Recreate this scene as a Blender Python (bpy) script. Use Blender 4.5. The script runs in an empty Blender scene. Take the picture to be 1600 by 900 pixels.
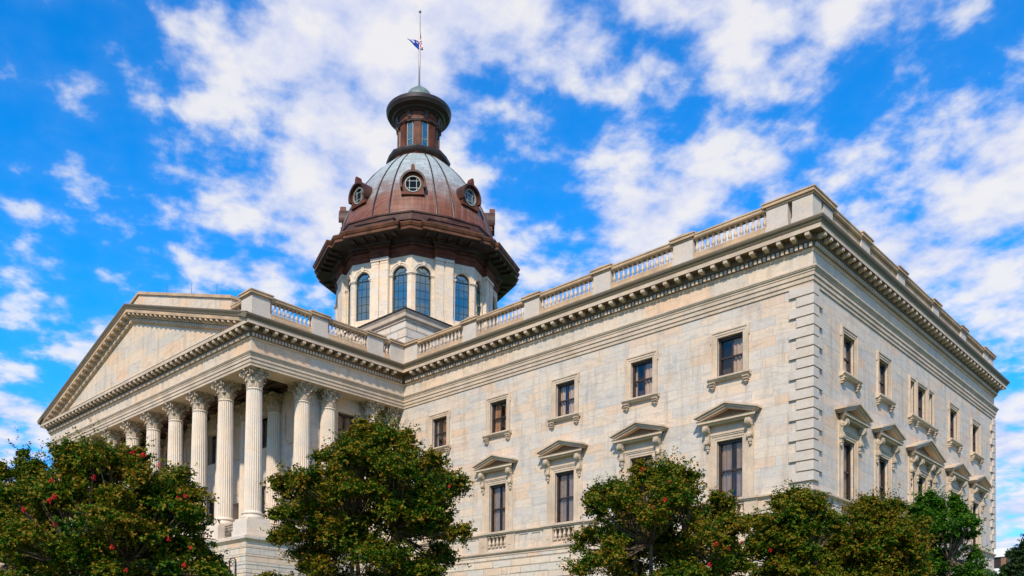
import bpy, math, random
import numpy as np
from mathutils import Vector, Matrix
R = math.radians
PI = math.pi
scene = bpy.context.scene
C = scene.collection

# ------------------------------------------------------------------ camera
cam = bpy.data.cameras.new('camera')
cam.sensor_width = 36.0
cam.lens = 30.926
cam.shift_x = 0.0336
cam.shift_y = 0.35567
cam.clip_start = 0.1
cam.clip_end = 6000
co = bpy.data.objects.new('camera', cam)
C.objects.link(co)
rx = Vector((0.7148894792, 0.6991682339, 0.0098393756))
ux = Vector((0.0081527901, -0.0224050831, 0.9997157317))
bx_ = Vector((0.6991899346, -0.7146060404, -0.0217173300))
co.matrix_world = Matrix(((rx.x, ux.x, bx_.x, 21.380), (rx.y, ux.y, bx_.y, -49.033), (rx.z, ux.z, bx_.z, 1.65), (0, 0, 0, 1)))
scene.camera = co

# ------------------------------------------------------------------ sun, sky, exposure
SUN_EL, SUN_AZ = 42.0, 150.0            # azimuth clockwise from +Y
sd = Vector((math.sin(R(SUN_AZ)) * math.cos(R(SUN_EL)), math.cos(R(SUN_AZ)) * math.cos(R(SUN_EL)), math.sin(R(SUN_EL))))
sun = bpy.data.lights.new('sun', 'SUN')
sun.energy = 2.8
sun.angle = R(2.0)
sun.color = (1.0, 0.865, 0.71)
so = bpy.data.objects.new('sun', sun)
so.rotation_euler = sd.to_track_quat('Z', 'Y').to_euler()
so.location = (30, -60, 80)
C.objects.link(so)
scene.view_settings.view_transform = 'Standard'
scene.view_settings.look = 'None'
scene.view_settings.exposure = 0.9
scene.view_settings.gamma = 1.0
scene.view_settings.use_curve_mapping = False

world = bpy.data.worlds.new('World')
scene.world = world
world.use_nodes = True
wt = world.node_tree
wt.nodes.clear()


def nd(t, kind, **kw):
    n = t.nodes.new(kind)
    for k, v in kw.items():
        if k.startswith('i_'):
            key = k[2:]
            n.inputs[int(key) if key.isdigit() else key].default_value = v
        else:
            setattr(n, k, v)
    return n


def lk(t, a, b):
    t.links.new(a, b)


def mth(t, op, a, b=None, c=None, clamp=False):
    n = t.nodes.new('ShaderNodeMath')
    n.operation = op
    n.use_clamp = clamp
    for i, v in enumerate((a, b, c)):
        if v is None:
            continue
        if isinstance(v, (int, float)):
            n.inputs[i].default_value = v
        else:
            lk(t, v, n.inputs[i])
    return n.outputs[0]


def ramp(t, fac, stops, mode='LINEAR'):
    n = t.nodes.new('ShaderNodeValToRGB')
    n.color_ramp.interpolation = mode
    el = n.color_ramp.elements
    while len(el) < len(stops):
        el.new(0.5)
    for e, (p, c) in zip(el, stops):
        e.position = p
        e.color = (c, c, c, 1) if isinstance(c, (int, float)) else (c[0], c[1], c[2], 1)
    if fac is not None:
        lk(t, fac, n.inputs[0])
    return n.outputs[0]


def mixc(t, fac, a, b, blend='MIX'):
    n = t.nodes.new('ShaderNodeMix')
    n.data_type = 'RGBA'
    n.blend_type = blend
    n.clamp_factor = True
    for sock, v in ((n.inputs[0], fac), (n.inputs[6], a), (n.inputs[7], b)):
        if isinstance(v, (int, float)):
            sock.default_value = v
        elif isinstance(v, (tuple, list)):
            sock.default_value = (v[0], v[1], v[2], 1)
        else:
            lk(t, v, sock)
    return n.outputs[2]


def build_world():
    t = wt
    sky = nd(t, 'ShaderNodeTexSky', sky_type='NISHITA', sun_disc=False, sun_elevation=R(SUN_EL), sun_rotation=R(SUN_AZ),
             air_density=1.0, dust_density=0.3, ozone_density=2.5)
    hs = nd(t, 'ShaderNodeHueSaturation', i_Hue=0.498, i_Saturation=1.45, i_Value=1.0)
    lk(t, sky.outputs[0], hs.inputs['Color'])
    tc = nd(t, 'ShaderNodeTexCoord')
    dirn = tc.outputs['Generated']
    sep = nd(t, 'ShaderNodeSeparateXYZ')
    lk(t, dirn, sep.inputs[0])
    zz = mth(t, 'ADD', mth(t, 'MAXIMUM', sep.outputs[2], 0.0), 0.22)
    cx = mth(t, 'DIVIDE', sep.outputs[0], zz)
    cy = mth(t, 'DIVIDE', sep.outputs[1], zz)
    cb = nd(t, 'ShaderNodeCombineXYZ')
    lk(t, cx, cb.inputs[0])
    lk(t, cy, cb.inputs[1])
    mp = nd(t, 'ShaderNodeMapping')
    mp.inputs['Rotation'].default_value = (0, 0, R(CLOUD_ROT))
    mp.inputs['Scale'].default_value = (1.0, 1.0, 1.0)
    mp.inputs['Location'].default_value = CLOUD_LOC
    lk(t, cb.outputs[0], mp.inputs[0])
    big = nd(t, 'ShaderNodeTexNoise', noise_dimensions='2D', i_Scale=3.4, i_Detail=3.0, i_Roughness=0.5, i_Distortion=0.0)
    lk(t, mp.outputs[0], big.inputs[0])
    puf = nd(t, 'ShaderNodeTexNoise', noise_dimensions='2D', i_Scale=11.0, i_Detail=6.0, i_Roughness=0.54, i_Distortion=0.05)
    lk(t, mp.outputs[0], puf.inputs[0])
    d = mth(t, 'ADD', mth(t, 'MULTIPLY', big.outputs[0], 0.40), mth(t, 'MULTIPLY', puf.outputs[0], 0.60))
    # where the cloud deck is thick and where it opens
    for (vx, vy, vz), rad, w in CLOUD_BANKS:
        dot = nd(t, 'ShaderNodeVectorMath', operation='DOT_PRODUCT')
        nrm = nd(t, 'ShaderNodeVectorMath', operation='NORMALIZE')
        lk(t, dirn, nrm.inputs[0])
        lk(t, nrm.outputs[0], dot.inputs[0])
        dot.inputs[1].default_value = (vx, vy, vz)
        k = 2.0 * (math.log(2.0)) / (rad * rad)
        e = mth(t, 'EXPONENT', mth(t, 'MULTIPLY', mth(t, 'SUBTRACT', dot.outputs['Value'], 1.0), k))
        d = mth(t, 'ADD', d, mth(t, 'MULTIPLY', e, w))
    cov = ramp(t, d, [(0.42, 0.0), (0.475, 0.22), (0.53, 0.66), (0.61, 0.96)], 'B_SPLINE')
    shade = ramp(t, puf.outputs[0], [(0.34, (0.62, 0.70, 0.97)), (0.52, (0.84, 0.86, 1.0)), (0.64, (1.0, 0.98, 0.985))])
    # clouds low over the horizon are seen through more air
    skyc = nd(t, 'ShaderNodeVectorMath', operation='SCALE', i_Scale=SKY_STRENGTH)
    lk(t, hs.outputs[0], skyc.inputs[0])
    tcol = ramp(t, sep.outputs[2], [(0.0, (0.66, 0.60, 0.86)), (0.10, (0.46, 0.58, 0.95)), (0.20, (0.27, 0.70, 0.98)), (0.34, SKY_TINT), (1.0, SKY_TINT)])
    tint = mixc(t, 1.0, skyc.outputs[0], tcol, 'MULTIPLY')
    cl = nd(t, 'ShaderNodeVectorMath', operation='SCALE', i_Scale=CLOUD_BRIGHT)
    lk(t, shade, cl.inputs[0])
    col = mixc(t, cov, tint, cl.outputs[0])
    # the ground half of the world is only ever seen under the horizon
    up = mth(t, 'GREATER_THAN', sep.outputs[2], -0.02)
    col = mixc(t, up, (0.05, 0.06, 0.05), col)
    bg = nd(t, 'ShaderNodeBackground', i_Strength=1.0)
    lk(t, col, bg.inputs[0])
    out = nd(t, 'ShaderNodeOutputWorld')
    lk(t, bg.outputs[0], out.inputs[0])


CLOUD_ROT, CLOUD_LOC = 25.0, (3.1, 1.7, 0.0)
SKY_STRENGTH = 0.15
SKY_TINT = (0.16, 0.86, 1.0)
CLOUD_BRIGHT = 0.49
CLOUD_BANKS = [
    ((0.63, -0.72, 0.29), 0.95, -0.06),  # unseen sky behind the camera, thinned to lower ambient light on the facades
    ((-0.8360, 0.2594, 0.4835), 0.13, -0.09),
    ((-0.8564, 0.3427, 0.3862), 0.16, -0.03),
    ((-0.2249, 0.8098, 0.5419), 0.11, -0.06),
    ((-0.7403, 0.3786, 0.5556), 0.17, 0.04),
    ((-0.4953, 0.6581, 0.5671), 0.2, 0.05),
    ((-0.3193, 0.8178, 0.4788), 0.2, 0.03),
    ((-0.6082, 0.5328, 0.5884), 0.12, 0.04),
    ((-0.9166, 0.3135, 0.2482), 0.1, 0.02),
    ((-0.2306, 0.9481, 0.2190), 0.14, 0.07),
    ((-0.5594, 0.6707, 0.4870), 0.07, -0.1),
    ((-0.8448, 0.3193, 0.4293), 0.1, -0.03),
    ((-0.3476, 0.7450, 0.5694), 0.05, 0.05),
    ((-0.2058, 0.8495, 0.4857), 0.06, 0.02),
    ((-0.5936, 0.6131, 0.5213), 0.05, -0.05),
    ((-0.3843, 0.7575, 0.5277), 0.06, -0.03),
    ((-0.6658, 0.5110, 0.5436), 0.1, 0.01),
    ((-0.5260, 0.7222, 0.4491), 0.08, 0.05),
    ((-0.7500, 0.4742, 0.4610), 0.08, 0.06),
]
build_world()

# ------------------------------------------------------------------ materials
MATS = {}


def new_mat(name):
    m = bpy.data.materials.new(name)
    m.use_nodes = True
    t = m.node_tree
    t.nodes.clear()
    out = nd(t, 'ShaderNodeOutputMaterial')
    p = nd(t, 'ShaderNodeBsdfPrincipled')
    lk(t, p.outputs[0], out.inputs[0])
    MATS[name] = m
    return m, t, p, out


def wall_coords(t):
    """position on the wall: along the wall, height"""
    g = nd(t, 'ShaderNodeNewGeometry')
    sp = nd(t, 'ShaderNodeSeparateXYZ')
    lk(t, g.outputs['Position'], sp.inputs[0])
    sn = nd(t, 'ShaderNodeSeparateXYZ')
    lk(t, g.outputs['True Normal'], sn.inputs[0])
    ax = mth(t, 'GREATER_THAN', mth(t, 'ABSOLUTE', sn.outputs[0]), 0.7)
    al = mth(t, 'ADD', mth(t, 'MULTIPLY', sp.outputs[0], mth(t, 'SUBTRACT', 1.0, ax)), mth(t, 'MULTIPLY', mth(t, 'ADD', sp.outputs[1], 3.37), ax))
    cb = nd(t, 'ShaderNodeCombineXYZ')
    lk(t, al, cb.inputs[0])
    lk(t, sp.outputs[2], cb.inputs[1])
    return g, cb.outputs[0], sp


def stone(name, blocks=None, base=(0.62, 0.56, 0.47), spread=1.0, soot=0.0, soot_scale=1.0, rough=0.62, joint=0.012, joint_dark=0.55, zoff=0.0, bump=0.15, streak=0.0):
    m, t, p, out = new_mat(name)
    g, wc, sp = wall_coords(t)
    pos = g.outputs['Position']
    # broad marbling shared by all stones
    n1 = nd(t, 'ShaderNodeTexNoise', i_Scale=0.9, i_Detail=7.0, i_Roughness=0.6, i_Distortion=0.9)
    lk(t, pos, n1.inputs[0])
    n2 = nd(t, 'ShaderNodeTexNoise', i_Scale=6.0, i_Detail=6.0, i_Roughness=0.65)
    lk(t, pos, n2.inputs[0])
    warm = (base[0] * 1.04, base[1] * 0.98, base[2] * 0.90)
    cool = (base[0] * 0.92, base[1] * 0.96, base[2] * 1.0)
    col = ramp(t, n1.outputs[0], [(0.30, cool), (0.50, base), (0.70, warm)])
    if blocks:
        w, h = blocks
        mpn = nd(t, 'ShaderNodeMapping')
        mpn.inputs['Location'].default_value = (0.31, -zoff, 0)
        lk(t, wc, mpn.inputs[0])
        br = nd(t, 'ShaderNodeTexBrick', offset=0.5, offset_frequency=2, squash=0.72, squash_frequency=3)
        br.inputs['Color1'].default_value = (0, 0, 0, 1)
        br.inputs['Color2'].default_value = (1, 1, 1, 1)
        br.inputs['Mortar'].default_value = (0.5, 0.5, 0.5, 1)
        br.inputs['Scale'].default_value = 1.0
        br.inputs['Mortar Size'].default_value = joint
        br.inputs['Mortar Smooth'].default_value = 0.15
        br.inputs['Bias'].default_value = 0.0
        br.inputs['Brick Width'].default_value = w
        br.inputs['Row Height'].default_value = h
        lk(t, mpn.outputs[0], br.inputs[0])
        s = spread
        blk = ramp(t, br.outputs[0], [(0.0, (1 - .16 * s, 1 - .10 * s, 1 - .03 * s)), (0.22, (1 - .06 * s, 1 - .03 * s, 1.0)), (0.45, (1.03, 1.02, 1.0)),
                                      (0.62, (1.06, 1.0, .93)), (0.80, (1 + .06 * s, 1 - .04 * s, 1 - .14 * s)), (0.93, (1 + .06 * s, 1 - .13 * s, 1 - .28 * s)), (1.0, (1 - .10 * s, 1 - .06 * s, 1.0))])
        col = mixc(t, 1.0, col, blk, 'MULTIPLY')
        # diagonal veins inside single blocks
        vm = nd(t, 'ShaderNodeMapping')
        vm.inputs['Rotation'].default_value = (0, 0, R(38))
        vm.inputs['Scale'].default_value = (0.45, 1.7, 1)
        lk(t, wc, vm.inputs[0])
        off = nd(t, 'ShaderNodeVectorMath', operation='ADD')
        lk(t, vm.outputs[0], off.inputs[0])
        sc = nd(t, 'ShaderNodeVectorMath', operation='SCALE', i_Scale=37.0)
        lk(t, br.outputs[0], sc.inputs[0])
        lk(t, sc.outputs[0], off.inputs[1])
        vn = nd(t, 'ShaderNodeTexNoise', i_Scale=1.3, i_Detail=6.0, i_Roughness=0.6, i_Distortion=1.3)
        lk(t, off.outputs[0], vn.inputs[0])
        vf = ramp(t, vn.outputs[0], [(0.36, (0.78, 0.80, 0.82)), (0.48, 1.0), (0.56, (1.05, 1.03, 1.0)), (0.66, (1.0, 0.96, 0.90))])
        col = mixc(t, 0.75, col, vf, 'MULTIPLY')
        jd = mth(t, 'MULTIPLY', br.outputs[1], joint_dark)
        col = mixc(t, jd, col, (0.17, 0.13, 0.10))
    fine = ramp(t, n2.outputs[0], [(0.3, 0.90), (0.6, 1.04)])
    col = mixc(t, 1.0, col, fine, 'MULTIPLY')
    if soot:
        n3 = nd(t, 'ShaderNodeTexNoise', i_Scale=0.55 * soot_scale, i_Detail=8.0, i_Roughness=0.7)
        lk(t, pos, n3.inputs[0])
        sf = ramp(t, n3.outputs[0], [(0.38, 0.0), (0.62, soot)])
        col = mixc(t, sf, col, (0.20, 0.15, 0.10))
    if streak:
        sm = nd(t, 'ShaderNodeMapping')
        sm.inputs['Scale'].default_value = (1.6, 0.22, 1)
        lk(t, wc, sm.inputs[0])
        sn_ = nd(t, 'ShaderNodeTexNoise', noise_dimensions='2D', i_Scale=1.0, i_Detail=7.0, i_Roughness=0.65)
        lk(t, sm.outputs[0], sn_.inputs[0])
        stf = ramp(t, sn_.outputs[0], [(0.50, 0.0), (0.72, streak)])
        col = mixc(t, stf, col, (0.26, 0.20, 0.14))
    lk(t, col, p.inputs['Base Color'])
    p.inputs['Roughness'].default_value = rough
    p.inputs['Specular IOR Level'].default_value = 0.3
    bp = nd(t, 'ShaderNodeBump', i_Strength=bump, i_Distance=0.03)
    hgt = n2.outputs[0]
    if blocks:
        hgt = mth(t, 'SUBTRACT', n2.outputs[0], mth(t, 'MULTIPLY', br.outputs[1], 1.5))
    lk(t, hgt, bp.inputs['Height'])
    lk(t, bp.outputs[0], p.inputs['Normal'])
    return m


BASE = (0.66, 0.575, 0.46)
stone('wall_marble', (1.9, 0.598), base=(0.560, 0.482, 0.395), spread=0.85, joint=0.010, joint_dark=0.5, zoff=24.07 - 0.598 * 40 + 0.0, streak=0.42)
stone('trim_marble', None, base=(0.585, 0.455, 0.325), soot=0.38)
stone('frieze_marble', (3.4, 0.95), base=(0.59, 0.485, 0.365), spread=0.9, joint=0.008, joint_dark=0.3, zoff=25.1, streak=0.40)
stone('cornice_marble', None, base=(0.55, 0.37, 0.21), soot=0.6)
stone('lichen_marble', None, base=(0.15, 0.115, 0.068), soot=0.6, soot_scale=2.0)
stone('shaded_marble', None, base=(0.135, 0.08, 0.042), soot=0.4, soot_scale=3.0)  # stained brown stone, darkened further to paint in the shade under the cornice
stone('quoin_marble', None, base=(0.55, 0.475, 0.39), soot=0.20)
stone('column_marble', None, base=(0.66, 0.555, 0.435), soot=0.2)
stone('carved_marble', None, base=(0.58, 0.46, 0.33), soot=0.7, soot_scale=6.0)
stone('basement_marble', (1.9, 0.55), base=(0.58, 0.50, 0.40), spread=1.0, joint=0.022, joint_dark=0.7, zoff=10.1, bump=0.3)
stone('drum_marble', (1.1, 0.86), base=(0.68, 0.565, 0.43), spread=0.5, joint=0.008, joint_dark=0.35, soot=0.16)
stone('block_marble', (2.4, 0.85), base=(0.62, 0.54, 0.43), spread=0.5, joint=0.03, joint_dark=0.8, zoff=36.0)


def plain(name, col, rough=0.5, metal=0.0, spec=0.5, var=0.25, scale=3.0, col2=None, trans=0.0):
    m, t, p, out = new_mat(name)
    g = nd(t, 'ShaderNodeNewGeometry')
    n = nd(t, 'ShaderNodeTexNoise', i_Scale=scale, i_Detail=6.0, i_Roughness=0.62)
    lk(t, g.outputs['Position'], n.inputs[0])
    a = tuple(c * (1 - var) for c in col)
    b = col2 or tuple(c * (1 + var) for c in col)
    lk(t, ramp(t, n.outputs[0], [(0.32, a), (0.68, b)]), p.inputs['Base Color'])
    p.inputs['Roughness'].default_value = rough
    p.inputs['Metallic'].default_value = metal
    p.inputs['Specular IOR Level'].default_value = spec
    return m


plain('brown_copper', (0.055, 0.022, 0.014), 0.55, 0.0, 0.3, 0.45, 0.9, (0.10, 0.040, 0.024))
plain('cornice_copper', (0.115, 0.046, 0.022), 0.6, 0.0, 0.2, 0.4, 0.9, (0.18, 0.075, 0.036))
plain('red_copper', (0.100, 0.028, 0.013), 0.6, 0.0, 0.2, 0.35, 0.8, (0.155, 0.050, 0.024))
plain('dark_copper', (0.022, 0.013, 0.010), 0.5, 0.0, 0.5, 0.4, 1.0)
plain('green_patina', (0.12, 0.165, 0.155), 0.6, 0.1, 0.4, 0.3, 1.6)
plain('dark_sash', (0.032, 0.019, 0.013), 0.4, 0, 0.5, 0.2)
plain('teal_sash', (0.018, 0.035, 0.034), 0.4, 0, 0.5, 0.2)
plain('pale_sash', (0.24, 0.27, 0.24), 0.5, 0, 0.4, 0.2)
plain('cream_curtain', (0.58, 0.40, 0.27), 0.85, 0, 0.1, 0.15)
plain('brown_curtain', (0.42, 0.20, 0.09), 0.8, 0, 0.2, 0.4, 2.5)
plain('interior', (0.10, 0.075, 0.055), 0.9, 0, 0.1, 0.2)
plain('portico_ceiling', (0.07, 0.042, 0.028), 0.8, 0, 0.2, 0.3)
plain('roof_metal', (0.06, 0.035, 0.025), 0.5, 0.2, 0.4, 0.3)
plain('iron', (0.014, 0.017, 0.022), 0.4, 0.3, 0.5, 0.2)
plain('pole_metal', (0.20, 0.19, 0.18), 0.35, 0.5, 0.5, 0.15)
plain('flag_red', (0.60, 0.045, 0.04), 0.8, 0, 0.1, 0.1)
plain('flag_white', (0.82, 0.80, 0.80), 0.8, 0, 0.1, 0.05)
plain('flag_navy', (0.02, 0.025, 0.10), 0.8, 0, 0.1, 0.1)
plain('flag_indigo', (0.012, 0.05, 0.30), 0.8, 0, 0.1, 0.1)
plain('bark', (0.13, 0.085, 0.055), 0.85, 0, 0.2, 0.4, 5.0)
plain('blossom_red', (0.50, 0.012, 0.016), 0.7, 0, 0.2, 0.25, 20)
plain('office_white', (0.75, 0.74, 0.72), 0.7, 0, 0.2, 0.06)
plain('office_brown', (0.22, 0.12, 0.07), 0.7, 0, 0.2, 0.2)
plain('grass', (0.055, 0.095, 0.025), 0.9, 0, 0.1, 0.4, 1.2)
plain('paving', (0.36, 0.33, 0.29), 0.85, 0, 0.2, 0.15, 1.5)


def glass(name, tint, refl, through, shine=(0.92, 0.96, 1.0), fres=0.7):
    m, t, p, out = new_mat(name)
    t.nodes.remove(p)
    gl = nd(t, 'ShaderNodeBsdfGlossy', i_Roughness=0.015)
    gl.inputs['Color'].default_value = shine + (1,)
    g = nd(t, 'ShaderNodeNewGeometry')
    wv = nd(t, 'ShaderNodeTexNoise', i_Scale=1.1, i_Detail=2.0)
    lk(t, g.outputs['Position'], wv.inputs[0])
    bp = nd(t, 'ShaderNodeBump', i_Strength=0.05, i_Distance=0.05)
    lk(t, wv.outputs[0], bp.inputs['Height'])
    lk(t, bp.outputs[0], gl.inputs['Normal'])
    tr = nd(t, 'ShaderNodeBsdfTransparent')
    tr.inputs[0].default_value = tint + (1,)
    df = nd(t, 'ShaderNodeBsdfDiffuse')
    df.inputs[0].default_value = (0.015, 0.02, 0.025, 1)
    inn = nd(t, 'ShaderNodeMixShader', i_0=through)
    lk(t, df.outputs[0], inn.inputs[1])
    lk(t, tr.outputs[0], inn.inputs[2])
    lw = nd(t, 'ShaderNodeLayerWeight', i_Blend=0.25)
    fac = mth(t, 'ADD', mth(t, 'MULTIPLY', lw.outputs['Fresnel'], fres), refl, clamp=True)
    mx = nd(t, 'ShaderNodeMixShader')
    lk(t, fac, mx.inputs[0])
    lk(t, inn.outputs[0], mx.inputs[1])
    lk(t, gl.outputs[0], mx.inputs[2])
    lk(t, mx.outputs[0], out.inputs[0])


glass('window_glass', (0.78, 0.79, 0.80), 0.04, 1.0, (0.85, 0.88, 0.92), 0.55)
glass('drum_glass', (0.25, 0.35, 0.4), 0.36, 0.4, (0.55, 0.66, 0.60))
glass('dormer_glass', (0.20, 0.25, 0.28), 0.0, 0.4, (0.5, 0.55, 0.6), 0.3)


def dome_material():
    m, t, p, out = new_mat('dome_sheet')
    g = nd(t, 'ShaderNodeNewGeometry')
    sp = nd(t, 'ShaderNodeSeparateXYZ')
    lk(t, g.outputs['Position'], sp.inputs[0])
    uv = nd(t, 'ShaderNodeUVMap')
    br = nd(t, 'ShaderNodeTexBrick', offset=0.5)
    for k, v in (('Color1', (0.75, 0.75, 0.75, 1)), ('Color2', (1.15, 1.15, 1.15, 1)), ('Mortar', (0.45, 0.42, 0.4, 1))):
        br.inputs[k].default_value = v
    br.inputs['Scale'].default_value = 1.0
    br.inputs['Mortar Size'].default_value = 0.022
    br.inputs['Brick Width'].default_value = 1.05
    br.inputs['Row Height'].default_value = 0.62
    lk(t, uv.outputs[0], br.inputs[0])
    n = nd(t, 'ShaderNodeTexNoise', i_Scale=0.55, i_Detail=7.0, i_Roughness=0.62, i_Distortion=0.6)
    lk(t, g.outputs['Position'], n.inputs[0])
    # upper sheets are pale grey green, the lower ones red brown
    h = mth(t, 'ADD', mth(t, 'MULTIPLY', mth(t, 'SUBTRACT', sp.outputs[2], 51.0), 0.125), mth(t, 'MULTIPLY', mth(t, 'SUBTRACT', n.outputs[0], 0.5), 0.85))
    col = ramp(t, h, [(0.10, (0.165, 0.050, 0.024)), (0.28, (0.18, 0.080, 0.050)), (0.44, (0.21, 0.165, 0.15)), (0.60, (0.27, 0.285, 0.285)), (0.95, (0.33, 0.385, 0.385))])
    col = mixc(t, 0.8, col, br.outputs[0], 'MULTIPLY')
    st = nd(t, 'ShaderNodeMapping')
    st.inputs['Scale'].default_value = (2.2, 0.12, 1)
    lk(t, uv.outputs[0], st.inputs[0])
    sn = nd(t, 'ShaderNodeTexNoise', noise_dimensions='2D', i_Scale=1.0, i_Detail=6.0, i_Roughness=0.7)
    lk(t, st.outputs[0], sn.inputs[0])
    col = mixc(t, ramp(t, sn.outputs[0], [(0.5, 0.0), (0.75, 0.32)]), col, (0.36, 0.28, 0.22))
    lk(t, col, p.inputs['Base Color'])
    p.inputs['Roughness'].default_value = 0.48
    p.inputs['Specular IOR Level'].default_value = 0.3
    bp = nd(t, 'ShaderNodeBump', i_Strength=0.35, i_Distance=0.03)
    lk(t, mth(t, 'SUBTRACT', 1.0, br.outputs[1]), bp.inputs['Height'])
    lk(t, bp.outputs[0], p.inputs['Normal'])


dome_material()


def leaf_material(name, stops, trans):
    m, t, p, out = new_mat(name)
    at = nd(t, 'ShaderNodeAttribute', attribute_name='tone')
    col = ramp(t, at.outputs['Fac'], stops)
    lk(t, col, p.inputs['Base Color'])
    p.inputs['Roughness'].default_value = 0.6
    p.inputs['Specular IOR Level'].default_value = 0.12
    tl = nd(t, 'ShaderNodeBsdfTranslucent')
    lk(t, mixc(t, 1.0, col, (1.1, 1.25, 0.5), 'MULTIPLY'), tl.inputs[0])
    mx = nd(t, 'ShaderNodeMixShader', i_0=trans)
    lk(t, p.outputs[0], mx.inputs[1])
    lk(t, tl.outputs[0], mx.inputs[2])
    lk(t, mx.outputs[0], out.inputs[0])


leaf_material('myrtle_leaf', [(0.0, (0.007, 0.034, 0.002)), (0.34, (0.034, 0.100, 0.003)), (0.64, (0.125, 0.128, 0.004)), (1.0, (0.19, 0.105, 0.008))], 0.16)
leaf_material('green_leaf', [(0.0, (0.008, 0.040, 0.003)), (0.5, (0.030, 0.115, 0.004)), (1.0, (0.085, 0.155, 0.006))], 0.22)
leaf_material('dark_leaf', [(0.0, (0.010, 0.028, 0.010)), (1.0, (0.035, 0.070, 0.020))], 0.15)

# ------------------------------------------------------------------ mesh helpers


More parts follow.
